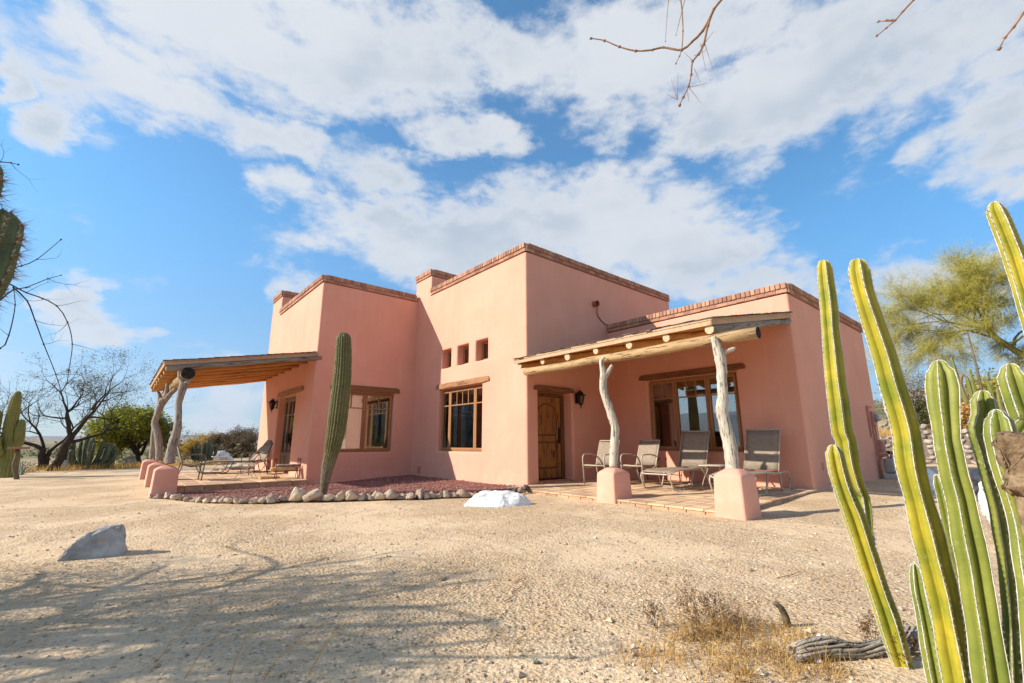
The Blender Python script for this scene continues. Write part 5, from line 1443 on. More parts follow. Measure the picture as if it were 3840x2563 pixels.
# spiny cereus arms reaching in at the left
ce = thing('spiny_cereus', 'dark green ribbed cactus arms with long pale spines close at the left', 'cactus', (-0.5, 2.25, 0))
C0 = Vector((-0.5, 2.25, 0)); crng = random.Random(4)
for pts, rad in (([(-.50, 2.25, -.05), (-.49, 2.25, .9), (-.47, 2.25, 1.35), (-.432, 2.258, 1.58), (-.418, 2.262, 1.735)], [.065, .07, .075, .078, .062]),
                 ([(-.53, 2.23, -.05), (-.55, 2.23, 1.1), (-.54, 2.24, 1.6), (-.498, 2.25, 1.84), (-.485, 2.25, 1.92)], [.06, .065, .07, .068, .05])):
    mb, crest = ribbed([Vector(p) - C0 for p in pts], rad, 9, 0.26, 6, 0.02, 0.9, phase=.2, wob=.05)
    st = mb.build('stem', CEREUS, ce, smooth=True)
    spines(crest, crng, 0.030, 0.055, 0.0014, 9, 1.0).build('spines', SPINE_B, st, kind='stuff')
    spines(crest, crng, 0.026, 0.016, 0.0042, 8, 1.3).build('areoles', SPINE_W, st, kind='stuff')

def column_cactus(name, label, loc, cols, mat_, ribs, spine_mat, seed, depth=.2, sp=0.05, group=None, gap=.05, step=.08, cnt=3, wid=.003):
    t = thing(name, label, 'cactus', loc, 0, group); rng = random.Random(seed)
    for pts, rad in cols:
        mb, crest = ribbed(pts, rad, ribs, depth, 4, step, 0.85, phase=rng.random(), wob=.06)
        st = mb.build('stem', mat_, t, smooth=True)
        spines(crest, rng, gap, sp, wid, cnt, 1.0).build('spines', spine_mat, st, kind='stuff')
    return t
# big armed cactus by the board table
gL = ground_z(-2.6, 22.7)
column_cactus('cardon_cactus', 'thick ribbed cactus with raised arms next to the board table', (-2.62, 22.7, gL), [
    ([(0, 0, -.2), (.0, 0, .4), (-.02, 0, .75), (-.1, 0, 1.1)], [.24, .235, .23, .18]),
    ([(-.04, 0, .75), (-.14, .05, 1.25), (-.19, .05, 1.9), (-.20, .04, 2.5), (-.19, .04, 2.75)], [.19, .20, .175, .14, .09]),
    ([(.02, 0, .8), (.09, -.05, 1.1), (.08, -.06, 1.5), (.07, -.06, 1.80)], [.11, .14, .13, .09]),
    ([(-.25, -.2, .7), (-.36, -.25, 1.0), (-.37, -.25, 1.25)], [.12, .13, .09]),
    ([(-.4, 0, .6), (-.58, 0, 1.2), (-.6, 0, 2.0)], [.2, .22, .2])], CARDON, 15, SPINE_Y, 3, .16, .05, gap=.06)
def clump(name, label, loc, n, rad, hgt, seed, spread, group=None):
    rng = random.Random(seed); cols = []
    for k in range(n):
        a = 2 * pi * k / n + rng.uniform(-.3, .3); q = sqrt(rng.random()) * spread
        h = hgt * (1 - .45 * (q / spread) ** 2) * rng.uniform(.72, 1.0)
        x, y = q * cos(a), q * sin(a) * .6; r = rad * rng.uniform(.8, 1.15)
        cols.append(([(x * .25, y * .25, -.1), (x * .8, y * .8, h * .3), (x, y, h * .6), (x * 1.04, y, h)], [r * .8, r, r, r * .75]))
    return column_cactus(name, label, loc, cols, CLUMP, 8, SPINE_W, seed, .22, .045, group, gap=.07, step=.10, cnt=3, wid=.004)
clump('clump_cactus', 'dense clump of grey-green cactus columns beside the leaning mesquite', (-0.9, 27.7, ground_z(-.9, 27.7)), 30, .085, 1.6, 12, 1.0)
clump('clump_cactus', 'green cactus columns standing beyond the left patio', (3.85, 31.5, ground_z(3.8, 31.5)), 15, .085, 1.5, 13, .66)
mb, crest = ribbed([(0, 0, -.1), (0, 0, .1), (0, 0, .3), (0, 0, .42)], [.22, .27, .27, .22], 16, .18, 4, .06, .8)
t = thing('barrel_cactus', 'squat ribbed barrel cactus at the end of the cactus clump', 'cactus', (-.22, 27.9, ground_z(-.2, 27.9)))
mb.build('stem', CLUMP, t, smooth=True); spines(crest, random.Random(1), .05, .05, .003, 4).build('spines', SPINE_Y, t, kind='stuff')
# thin organ pipes and a dead pole on the terrace behind the wall
for k, pts in enumerate(([(25.39, 2.36, 4.32), (25.39, 2.31, 3.62), (25.4, 2.24, 2.86), (25.41, 2.14, 1.3)], [(25.42, 2.03, 3.5), (25.42, 2.12, 3.62), (25.41, 2.2, 3.5), (25.4, 2.24, 3.14), (25.41, 2.15, 2.46), (25.41, 2.1, 1.3)], [(25.43, 1.9, 3.78), (25.43, 1.9, 3.17), (25.43, 1.84, 1.3)], [(25.42, 2.04, 3.53), (25.42, 2.02, 2.98), (25.42, 1.98, 1.3)], [(25.46, 1.5, 3.3), (25.46, 1.47, 2.94), (25.46, 1.44, 1.3)], [(25.47, 1.28, 2.99), (25.47, 1.29, 2.34), (25.47, 1.27, 1.3)], [(25.5, 1.05, 3.1), (25.5, 1.0, 2.3), (25.5, .98, 1.3)], [(25.45, 1.62, 3.0), (25.45, 1.64, 2.2), (25.45, 1.66, 1.3)])):
    base = Vector((pts[-1][0], pts[-1][1], 1.25)); pp = [Vector(p) - base for p in pts[::-1]]
    column_cactus('organ_pipe_cactus', ['tallest thin cactus stem leaning above the stone wall', 'brown hooked cactus stem drooping above the stone wall', 'slender wavy cactus stem beside the dead pole', 'short cactus stem between hooked and wavy stems', 'green cactus stem right of the dead pole above the wall', 'short yellowish cactus stem beyond the green terrace stem', 'outermost thin cactus stem on the terrace', 'low thin cactus stem at the foot of the dead pole'][k], base, [(pp, [.075, .07] + [.065] * (len(pp) - 3) + [.045])], CARDON if k != 1 else CRUST, 6, SPINE_Y, 50 + k, .3, .03, 'thin columnar cacti on the terrace', step=.12, gap=.08)
o = MB().tube([(25.44, 1.74, 5.28), (25.44, 1.70, 3.83), (25.44, 1.70, 1.2)], [.025, .045, .055], 7, jit=.1, rng=random.Random(1)).build('dead_pole', BARK, smooth=True)
tag(o, 'thin dead flower stalk standing upright above the stone wall', 'stalk')

# agave
def agave(label, loc, s, n, seed, mat_=AGAVE):
    rng = random.Random(seed); t = thing('agave', label, 'agave', loc)
    for k in range(n):
        a = 2.4 * k; el = radians(25 + 55 * k / n); L = s * rng.uniform(.8, 1.1); w = s * .09
        d = Vector((cos(a) * cos(el), sin(a) * cos(el), sin(el))); sd = Vector((-sin(a), cos(a), 0)); up = sd.cross(d) * -1
        vs = []; fs = []
        for i in range(5):
            q = i / 4; ww = w * (1 - q) ** .6 * (0.75 + .5 * q * (1 - q)); c = d * L * q + up * (-.10 * L * q * q)
            vs += [c - sd * ww, c + sd * ww, c - up * ww * .5]
        for i in range(4):
            b = i * 3; fs += [(b, b + 3, b + 5, b + 2), (b + 2, b + 5, b + 4, b + 1), (b, b + 1, b + 4, b + 3)]
        mb = MB(); mb.add(vs, fs); mb.build('leaf', mat_, t, smooth=True)
    return t
agave('grey spiky agave rosette between the barrel cactus and the pale boulder', (.28, 30.5, ground_z(.3, 30.5)), .55, 18, 1)
agave('pale agave rosette half hidden behind the board table post', (-2.45, 24.2, ground_z(-2.4, 24.2)), .5, 16, 2)
# board table
t = thing('board_table', 'rough board nailed on a twisted branch post beside the cactus', 'table', (-2.26, 21.2, ground_z(-2.2, 21.2)))
MB().tube([(.06, 0, -.1), (.02, 0, .12), (-.06, 0, .35), (-.09, 0, .5), (-.07, 0, .7), (-.09, 0, .92)], [.07, .06, .065, .055, .05, .05], 10, jit=.12, rng=random.Random(2)).build('post', BARK, t, smooth=True)
MB().box((-.30, -.14, .92), (.17, .14, .985)).build('board', BOARD, t, bevel=.006)

# ------------------------------------------------------------------ trees and brush
def grow(wood, tips, rng, p, d, L, r, depth, opt):
    """one limb and everything that grows from it"""
    n = opt.get('seg', 4); pts = [p.copy()]; rad = [r]; dd = d.normalized()
    end = r * opt.get('taper', .62)
    for i in range(n):
        j = Vector((rng.uniform(-1, 1), rng.uniform(-1, 1), rng.uniform(-1, 1))) * opt.get('wig', .25)
        dd = (dd + j + Vector((0, 0, opt.get('up', .05)))).normalized()
        if 'keep' in opt and not opt['keep'](p + dd * (L / n)): depth = -1; break
        p = p + dd * (L / n); pts.append(p.copy()); rad.append(r + (end - r) * (i + 1) / n)
        if depth > 0 and i > 0 and rng.random() < opt.get('side', .35):
            s = dd.orthogonal().normalized(); s.rotate(Matrix.Rotation(rng.uniform(0, 2 * pi), 3, dd))
            grow(wood, tips, rng, p.copy(), (dd * .55 + s).normalized(), L * rng.uniform(.45, .7), rad[-1] * .6, depth - 1, opt)
        if depth <= opt.get('leafd', 1): tips.append((p.copy(), dd.copy()))
    if len(pts) < 2: return
    wood.tube(pts, rad, 6 if r > .03 else (5 if r > .012 else 3), cap=False)
    if depth > 0:
        k = rng.choice(opt.get('split', (2, 2, 3)))
        s0 = dd.orthogonal().normalized(); a0 = rng.uniform(0, 2 * pi)
        for q in range(k):
            s = s0.copy(); s.rotate(Matrix.Rotation(a0 + 2 * pi * q / k + rng.uniform(-.4, .4), 3, dd))
            grow(wood, tips, rng, p.copy(), (dd + s * rng.uniform(*opt.get('fork', (.4, .8)))).normalized(), L * rng.uniform(*opt.get('shrink', (.62, .86))), end * opt.get('rk', .8), depth - 1, opt)
def leafage(tips, rng, per, size, spread, prob=1.0, aspect=.5, droop=0.0):
    mb = MB()
    for (p, d) in tips:
        if rng.random() > prob: continue
        for _ in range(per):
            c = p + Vector((rng.gauss(0, 1), rng.gauss(0, 1), rng.gauss(0, 1) - droop)) * spread
            a = Vector((rng.uniform(-1, 1), rng.uniform(-1, 1), rng.uniform(-.8, .8) - droop)).normalized() * size * rng.uniform(.6, 1.3)
            b = a.orthogonal().normalized(); b.rotate(Matrix.Rotation(rng.uniform(0, 2 * pi), 3, a.normalized())); b = b * a.length * aspect
            mb.add([c, c + a * .5 + b * .5, c + a, c + a * .5 - b * .5], [(0, 1, 2, 3)])
    return mb
def tree(name, label, loc, starts, opt, bark, leaf, seed, lf=None, cat='tree', group=None):
    rng = random.Random(seed); t = thing(name, label, cat, loc, 0, group)
    wood = MB(); tips = []
    for (p, d, L, r, depth) in starts:
        if depth == 0:      # plain trunk, gently crooked, ending where the limbs begin
            p, d = Vector(p), Vector(d).normalized(); s = d.orthogonal().normalized() * .05 * L
            wood.tube([p, p + d * L * .35 + s, p + d * L * .7 - s * .6, p + d * L], [r * 1.15, r, r * .9, r * .78], 8)
        else: grow(wood, tips, rng, Vector(p), Vector(d), L, r, depth, opt)
    wood.build('trunk', bark, t, smooth=True)
    if lf:
        m = leafage(tips, rng, **lf)
        if m.v: m.build('crown', leaf, t)
    return t
gz_ = ground_z
MES = dict(seg=4, wig=.30, up=.06, side=.28, split=(2, 2, 3), fork=(.45, .95), shrink=(.62, .85), taper=.6, leafd=1)
tree('mesquite_tree', 'bare dark mesquite with two crooked low limbs beside the armed cactus', (-2.3, 28.0, gz_(-2.3, 28.0)), [((0, 0, -.1), (-.05, 0, 1), 1.0, .13, 0), ((.06, 0, -.1), (.12, .1, 1), .9, .10, 0), ((-.05, 0, .85), (-.8, .1, .55), 1.3, .085, 5), ((.16, .08, .76), (.7, .1, .8), 1.2, .07, 5), ((-.03, 0, .9), (-.3, -.2, 1), 1.2, .06, 4)], MES, BARK_DARK, LEAF_OLIVE, 3, dict(per=1, size=.05, spread=.05, prob=.15))
tree('mesquite_tree', 'leaning bare dark mesquite arching over the pale boulder', (-1.92, 26.8, gz_(-1.9, 26.8)), [((0, 0, -.1), (.30, 0, 1), 1.55, .15, 0), ((.43, 0, 1.34), (-.35, .1, 1), 1.1, .095, 6), ((.43, 0, 1.34), (.5, 0, 1), 1.3, .095, 6), ((.35, 0, 1.1), (1, .1, .55), 1.5, .075, 5)], dict(MES, up=.09), BARK_DARK, LEAF_OLIVE, 9, dict(per=1, size=.06, spread=.07, prob=.30))
tree('mesquite_tree', 'bare thorny mesquite twigs behind the armed cactus', (-4.2, 27.2, gz_(-4.2, 27.2)), [((0, 0, -.1), (.1, 0, 1), 1.2, .10, 5), ((0, 0, .5), (.7, 0, 1), 1.2, .06, 4)], MES, BARK_DARK, LEAF_OLIVE, 14, dict(per=1, size=.06, spread=.06, prob=.15))
GREENOPT = dict(seg=3, wig=.22, up=.05, side=.55, split=(2, 3, 3), fork=(.5, 1.0), shrink=(.62, .82), taper=.62, leafd=2)
tree('green_tree', 'leafy yellow-green desert tree behind the porch pedestals', (.55, 31.4, gz_(.5, 31.4)), [((.5, 0, -.1), (-.1, 0, 1), .9, .14, 5), ((.45, 0, .4), (-.8, 0, .8), 1.0, .10, 5), ((.5, .1, .5), (.5, .1, 1), .9, .08, 4)], GREENOPT, BARK_DARK, LEAF_GREEN, 21, dict(per=5, size=.15, spread=.16, aspect=.35, droop=.3))
tree('mesquite_tree', 'thin leafless shrub between the green tree and the porch posts', (1.6, 30.3, gz_(1.6, 30.3)), [((0, 0, -.1), (.1, 0, 1), .8, .06, 5), ((0, 0, 0), (.6, 0, 1), .8, .04, 4)], MES, BARK, LEAF_OLIVE, 33, dict(per=2, size=.07, spread=.08, prob=.4), cat='shrub')
BUSH = dict(seg=3, wig=.3, up=.02, side=.6, split=(2, 3, 3), fork=(.5, 1.1), shrink=(.6, .85), taper=.6, leafd=1)
def bush(name, label, loc, h, n, seed, bark, leaf, lf, depth=4, group=None, opt=BUSH):
    rng = random.Random(seed); st = []
    for k in range(n):
        a = 2 * pi * k / n + rng.random(); st.append(((rng.uniform(-.1, .1) * h, rng.uniform(-.1, .1) * h, -.05), (cos(a) * .7, sin(a) * .7, 1), h * .42, .02 * h, depth))
    return tree(name, label, loc, st, opt, bark, leaf, seed, lf, cat='bush', group=group)
bush('desert_bush', 'broad twiggy brown bush beyond the left patio', (6.2, 39.1, gz_(6.2, 39.1)), 1.75, 6, 41, BARK, LEAF_BROWN, dict(per=3, size=.09, spread=.10, prob=.8), 5)
bush('desert_bush', 'taller bare bush with a dark trunk behind the lounger', (7.2, 38.5, gz_(7.2, 38.5)), 1.75, 4, 42, BARK_DARK, LEAF_BROWN, dict(per=2, size=.09, spread=.10, prob=.5), 5)
bush('yellow_bush', 'golden-leaved bush beyond the patio left of the cactus columns', (4.55, 42.0, gz_(4.5, 42.0)), 1.25, 5, 43, BARK, LEAF_YELLOW, dict(per=4, size=.10, spread=.10), 4)
bush('yellow_bush', 'yellow-leaved shrub top behind the patio cactus', (5.35, 41.0, gz_(5.3, 41.0)), 1.7, 4, 44, BARK, LEAF_YELLOW, dict(per=3, size=.10, spread=.10, prob=.6), 4)
bush('desert_bush', 'bare brown brush above the stone wall beside the white roof', (26.8, 3.75, gz_(26.8, 3.75)), 2.3, 6, 45, BARK, LEAF_BROWN, dict(per=1, size=.08, spread=.08, prob=.3), 5)
bush('desert_bush', 'dark green shrub on the terrace behind the stone wall', (26.3, 3.3, gz_(26.3, 3.3)), 1.3, 6, 46, BARK_DARK, LEAF_OLIVE, dict(per=4, size=.10, spread=.12), 4)
bush('desert_bush', 'yellow-green bush on the slope beyond the thin cacti', (30.0, 1.0, gz_(30, 1.0)), 2.3, 6, 47, BARK_GREEN, LEAF_VERDE, dict(per=3, size=.12, spread=.14), 4)
bush('desert_bush', 'dry straw-coloured bush at the foot of the leaning cactus', (25.6, 2.35, gz_(25.6, 2.35)), 1.0, 6, 48, BARK, STRAW, dict(per=4, size=.12, spread=.10), 4)
# palo verde leaning in over the terrace
VERDE = dict(seg=4, wig=.2, up=-.01, side=.6, split=(2, 3), fork=(.35, .8), shrink=(.66, .88), taper=.62, leafd=2)
rng = random.Random(61); t = thing('palo_verde_tree', 'feathery yellow-green palo verde tree leaning over the hillside', 'tree', (30.2, -1.6, gz_(30.2, -1.6)))
B0 = Vector(t.location); wood = MB(); tips = []
trunk = [Vector(q) - B0 for q in ((30.2, -1.6, 1.0), (30.1, -.6, 3.2), (30.0, .38, 4.6), (29.99, .8, 5.11), (29.98, 1.19, 5.65), (29.97, 1.39, 6.08))]
wood.tube(trunk, [.19, .16, .13, .12, .11, .09], 8)
for (i, d, L, r) in ((5, (0, .15, 1), 1.25, .07), (5, (-.3, .9, .35), 1.6, .06), (4, (.3, .7, .5), 1.4, .06), (3, (.5, -.2, .9), 1.3, .06), (3, (-.4, -.5, .9), 1.3, .06), (2, (.3, -.9, .7), 1.3, .06), (5, (.4, .5, .8), 1.4, .06), (4, (-.5, .2, .8), 1.4, .05), (5, (0, 1, .05), 1.6, .05)):
    grow(wood, tips, rng, trunk[i], Vector(d), L, r, 4, VERDE)
wood.build('trunk', BARK_GREEN, t, smooth=True)
mb = MB()
for (p, d) in tips:
    for _ in range(3):
        v = (d * .9 + Vector((rng.gauss(0, .5), rng.gauss(0, .5), rng.gauss(-.15, .5)))).normalized() * rng.uniform(.25, .55)
        s = v.orthogonal().normalized() * .008
        q = p + Vector((rng.gauss(0, .08), rng.gauss(0, .08), rng.gauss(0, .08)))
        mb.add([q - s, q + s, q + v], [(0, 1, 2)])
mb.build('crown', LEAF_VERDE, t)
# far white roof on the slope
t = thing('trailer_roof', 'low white trailer seen through the brush on the slope', 'trailer', (52, 8.0, gz_(52, 8.0)), .4)
MB().box((-2.2, -1.4, .3), (2.2, 1.4, 1.9)).build('body', TRAILER, t, bevel=.15); MB().box((-2.3, -1.5, 1.9), (2.3, 1.5, 2.05)).build('roof', TRAILER, t, bevel=.04); MB().box((-1.2, -1.42, 1.0), (-.2, -1.38, 1.6)).build('window', BLACK_PLASTIC, t)

# scrub on the plain and on the slopes
def scrub(n, pick, rng, smin, smax, leaf, name, label, per=26):
    mb = MB(); k = 0
    while k < n:
        p = pick(rng)
        if p is None: continue
        k += 1
        x, y = p; z = gz_(x, y); s = rng.uniform(smin, smax); far = sqrt(x * x + y * y)
        sz = s * (.30 if far < 60 else .45)
        for _ in range(per if far < 90 else 12):
            a = rng.uniform(0, 2 * pi); q = sqrt(rng.random()) * s; hh = rng.random() * s * 1.1 * (1 - .6 * (q / s) ** 2)
            c = Vector((x + q * cos(a), y + q * sin(a), z + hh))
            u = Vector((rng.uniform(-1, 1), rng.uniform(-1, 1), rng.uniform(-.3, 1))).normalized() * sz * rng.uniform(.5, 1)
            w = u.orthogonal().normalized(); w.rotate(Matrix.Rotation(rng.uniform(0, 6.3), 3, u.normalized())); w = w * u.length * .45
            mb.add([c - u * .5, c + w * .5, c + u * .5, c - w * .5], [(0, 1, 2, 3)])
    return tag(mb.build(name, leaf, kind='stuff'), label, 'scrub')
def pick_left(rng):
    r = 36 + 420 * rng.random() ** 1.7; a = rng.uniform(-1.3, -.02); az = VIEW_AZ - a
    return r * cos(az), r * sin(az)
def pick_right(rng):
    r = 27 + 260 * rng.random() ** 1.5; a = rng.uniform(.56, 1.3); az = VIEW_AZ - a
    return r * cos(az), r * sin(az)
scrub(900, pick_left, random.Random(71), .5, 1.5, LEAF_SCRUB, 'scrub', 'olive desert scrub covering the plain beyond the yard')
scrub(300, pick_left, random.Random(72), .5, 1.4, LEAF_OLIVE, 'scrub', 'dark green desert scrub dotted over the plain')
scrub(420, pick_right, random.Random(73), .4, 1.2, LEAF_SCRUB, 'scrub', 'dry scrub covering the slope behind the stone wall')
def pick_bank(rng):
    x = rng.uniform(-4.5, 3.4); return x, 29.5 + .25 * x + rng.uniform(-1.5, 3.5)
scrub(60, pick_bank, random.Random(74), .25, .5, LEAF_SCRUB, 'scrub', 'low grey-green brush under the bare mesquites', 40)

# ------------------------------------------------------------------ grass and weeds
def tufts(n, pick, rng, hmin, hmax, blades, wid, spread, name, label, mat_, lean=.5, kind='stuff'):
    mb = MB(); k = 0
    while k < n:
        p = pick(rng)
        if p is None: continue
        k += 1; x, y = p; z = gz_(x, y) - .005
        for _ in range(blades):
            h = rng.uniform(hmin, hmax); a = rng.uniform(0, 2 * pi); b = rng.uniform(0, 1) ** .7 * lean
            q = Vector((x + rng.gauss(0, spread), y + rng.gauss(0, spread), z))
            t = Vector((cos(a) * b, sin(a) * b, 1)).normalized()
            t2 = (t + Vector((cos(a) * b, sin(a) * b, -.25 * b))).normalized()
            s = Vector((-sin(a), cos(a), 0)) * wid; m1 = q + t * h * .55; m2 = m1 + t2 * h * .45
            mb.add([q - s, q + s, m1 + s * .7, m1 - s * .7, m2], [(0, 1, 2, 3), (3, 2, 4)])
    return tag(mb.build(name, mat_, kind=kind), label, 'grass')
def pick_strip(rng):
    x = rng.uniform(-5, 4.6); return x, 26.9 + .30 * (x + 2) + rng.gauss(0, .5)
tufts(420, pick_strip, random.Random(81), .10, .34, 9, .007, .10, 'dry_grass', 'golden dry grass strip along the far edge of the yard', STRAW)
def pick_terrace(rng):
    a = rng.uniform(.58, .95); r = rng.uniform(24.6, 27.5); az = VIEW_AZ - a; return r * cos(az), r * sin(az)
tufts(420, pick_terrace, random.Random(82), .15, .5, 9, .008, .12, 'dry_grass', 'golden dry grass on top of the stone wall', STRAW)
CLUMPS = [(2.62, 1.42, .10), (2.72, 1.30, .10), (2.50, 1.25, .13), (2.40, 1.42, .08), (2.62, 1.08, .13), (2.32, 1.15, .12), (2.45, .98, .10), (2.15, 1.28, .10), (2.20, 1.02, .10), (2.85, 1.10, .08), (2.55, .85, .10), (2.05, 1.45, .07)]
def pick_patch(rng):
    # weedy clumps to the right of the path
    cx, cy, sg = CLUMPS[rng.randrange(len(CLUMPS))]
    return rng.gauss(cx, sg), rng.gauss(cy, sg)
tufts(190, pick_patch, random.Random(83), .02, .12, 9, .0013, .022, 'dry_grass', 'tangled golden dry grass in the foreground weed patch', STRAW, 1.9)
tufts(60, pick_patch, random.Random(87), .06, .19, 4, .0013, .02, 'dry_grass', 'tall golden grass stems above the tangled weed patch', STRAW, .6)
tufts(150, pick_patch, random.Random(84), .02, .08, 9, .0012, .035, 'dead_weeds', 'dark brown dead stalks among the foreground grass', STRAW_DARK, 1.8)
def pick_near(rng):
    x = rng.uniform(1.7, 3.2); y = rng.uniform(.5, 2.2)
    return (x, y) if 1.9 < sqrt(x * x + y * y) < 3.2 else None
tufts(130, pick_near, random.Random(85), .012, .05, 7, .0011, .05, 'dry_grass', 'short scattered straw around the foreground weed patch', STRAW, 1.3)
def pick_flat(rng):
    r = 2.2 + 3.5 * rng.random(); a = rng.uniform(-.1, .8); az = VIEW_AZ - a; x, y = r * cos(az), r * sin(az)
    return (x, y) if in_yard(x, y) else None
tufts(90, pick_flat, random.Random(86), .02, .06, 3, .0012, .06, 'litter', 'thin dry stems lying scattered on the gravel', STRAW_DARK, 3.0)
# tall dead weeds standing in the patch
WEED = dict(seg=4, wig=.16, up=.06, side=.75, split=(1, 2), fork=(.3, .7), shrink=(.5, .75), taper=.6, leafd=1)
for k, (x, y, h, lb) in enumerate(((2.62, 1.50, .26, 'tall dark dead weed with seed heads at the back of the patch'), (2.70, 1.42, .20, 'branching dead weed beside the tallest one'), (2.42, 1.62, .14, 'small isolated dead weed left of the patch'), (2.9, .62, .20, 'brown dead weed between the ribbed cactus stems'), (3.05, .78, .16, 'low dark weed behind the cactus skeleton'))):
    tree('dead_weed', lb, (x, y, gz_(x, y)), [((0, 0, -.01), (rng.uniform(-.2, .2), rng.uniform(-.2, .2), 1), h * .55, .0024, 3), ((.005, 0, 0), (.4, .2, 1), h * .4, .0018, 3), ((-.006, .004, 0), (-.5, .1, 1), h * .4, .0018, 3), ((0, .01, 0), (-.1, .5, 1), h * .35, .0016, 2)], WEED, TWIG_DARK, STRAW_DARK, 200 + k, dict(per=1, size=.009, spread=.005, prob=.5, aspect=.7), cat='weed')
for k, (x, y, h, lb) in enumerate(((2.60, 1.44, .24, 'twiggy golden dead shrub at the back of the weed patch'), (2.74, 1.32, .20, 'brown twiggy dead shrub beside the dead stub'), (2.42, 1.36, .15, 'low brown dead shrub left of the golden one'), (2.50, 1.05, .15, 'flattened straw shrub in the middle of the weed patch'), (2.22, 1.12, .12, 'small straw shrub at the near edge of the weed patch'))):
    bush('dead_shrub', lb, (x, y, gz_(x, y)), h * 1.15, 6, 300 + k, [TWIG, TWIG, TWIG_DARK, TWIG, TWIG][k], STRAW if k != 1 else STRAW_DARK, dict(per=1, size=.022, spread=.012, prob=.42, aspect=.12), 3, opt=dict(BUSH, up=-.06, wig=.45, side=.5, fork=(.5, 1.4)))
# long single grass stalks close to the camera at the left
for k, (x, y, q, h) in enumerate(((.78, 2.32, .20, .30), (.50, 2.45, .05, .20), (.62, 2.4, .12, .16), (.36, 2.62, .16, .24), (.25, 2.8, .20, .26), (1.45, 1.95, .10, .16), (1.55, 1.88, .18, .20))):
    dx, dy = RGT.x * q, RGT.y * q
    mb = MB(); z = gz_(x, y)
    mb.tube([(x, y, z - .01), (x + dx * .4, y + dy * .4, z + h * .45), (x + dx, y + dy, z + h * .85), (x + dx * 1.5, y + dy * 1.5, z + h)], [.0022, .0019, .0015, .0008], 5)
    o = mb.build('grass_stalk', STRAW)
    tag(o, 'single thin golden grass stalk bending over the shaded sand', 'grass', 'lone grass stalks')
# dead cactus skeleton, stub and branches on the ground
def skeleton(label, p, q, r, seed, ribs=12):
    rng = random.Random(seed); p, q = Vector(p), Vector(q); d = (q - p); L = d.length
    t = thing('cactus_skeleton', label, 'deadwood', p); m = d.to_track_quat('X', 'Z').to_matrix().to_4x4()
    for k in range(ribs):
        a = 2 * pi * k / ribs; pts = []; rad = []
        for i in range(9):
            x = L * i / 8; w = r * (1 - .35 * abs(i / 8 - .4)) * (1 + rng.uniform(-.08, .08)); b = a + rng.uniform(-.12, .12) + .7 * sin(i * .45 + seed)
            pts.append(m @ Vector((x, cos(b) * w, sin(b) * w * .8 + .02 * sin(i * .8)))); rad.append(r * rng.uniform(.13, .24))
        o = MB().tube(pts, rad, 6, jit=.15, rng=rng).build('wood_rib', DEADWOOD, t, smooth=True)
    return t
skeleton('grey fluted cactus skeleton lying across the weed patch', (2.55, .98, .035), (3.0, .70, .045), .042, 1)
skeleton('short grey cactus skeleton behind the nearest ribbed stem', (3.02, .66, .05), (3.32, .52, .07), .05, 2)
o = MB().tube([(2.98, 1.15, -.02), (2.97, 1.155, .05), (2.95, 1.165, .10), (2.925, 1.18, .125), (2.91, 1.19, .12)], [.022, .020, .017, .013, .006], 9, jit=.2, rng=random.Random(3)).build('dead_stub', BARK, smooth=True)
tag(o, 'crooked dead brown stub poking up from the weed patch', 'stub')
for k, (x, y, a, L) in enumerate(((2.35, 2.75, .3, .22), (2.2, 2.6, .35, .3), (2.05, 2.5, .2, .16), (1.9, 2.9, .5, .2), (3.9, 1.55, -.3, .35), (2.25, 1.95, 1.0, .12))):
    o = MB().tube([(x, y, gz_(x, y) + .006), (x + L * .5 * cos(a), y + L * .5 * sin(a), gz_(x, y) + .012), (x + L * cos(a + .15), y + L * sin(a + .15), gz_(x, y) + .006)], [.003, .0028, .0015], 5).build('fallen_twig', TWIG)
    tag(o, 'thin brown twig lying on the sandy ground', 'twig', 'twigs lying on the ground')

# ------------------------------------------------------------------ trees beside the camera: their twigs hang into view, their shade falls on the sand
TW_L1 = [(-0.584, 2.943, 1.756), (-0.502, 2.958, 1.719), (-0.415, 2.971, 1.676), (-0.371, 2.977, 1.665), (-0.309, 2.984, 1.637), (-0.261, 2.989, 1.565), (-0.229, 2.991, 1.463), (-0.222, 2.992, 1.337), (-0.218, 2.992, 1.275)]
TW_L2 = [(-0.458, 2.965, 1.69), (-0.407, 2.972, 1.64), (-0.368, 2.977, 1.554), (-0.323, 2.983, 1.448), (-0.262, 2.989, 1.312), (-0.209, 2.993, 1.173)]
TW_L3 = [(-0.486, 2.96, 1.621), (-0.456, 2.965, 1.68), (-0.419, 2.971, 1.7), (-0.357, 2.979, 1.76), (-0.317, 2.983, 1.788)]
TW_L4 = [(-0.545, 2.95, 1.747), (-0.508, 2.957, 1.755), (-0.448, 2.966, 1.798), (-0.406, 2.972, 1.843), (-0.344, 2.98, 1.964)]
TW_L5 = [(-0.513, 2.956, 1.475), (-0.452, 2.966, 1.408), (-0.436, 2.968, 1.47), (-0.439, 2.968, 1.612), (-0.458, 2.965, 1.69)]
TW_L6 = [(-0.641, 2.931, 2.259), (-0.589, 2.942, 2.261), (-0.558, 2.948, 2.273), (-0.535, 2.952, 2.276)]
TW_R1 = [(2.481, 0.777, 3.776), (2.44, 0.899, 3.637), (2.424, 0.941, 3.592), (2.407, 0.982, 3.49), (2.394, 1.014, 3.369), (2.381, 1.045, 3.315), (2.366, 1.079, 3.278), (2.359, 1.093, 3.186), (2.35, 1.112, 3.112), (2.336, 1.143, 3.05), (2.324, 1.165, 3.0)]
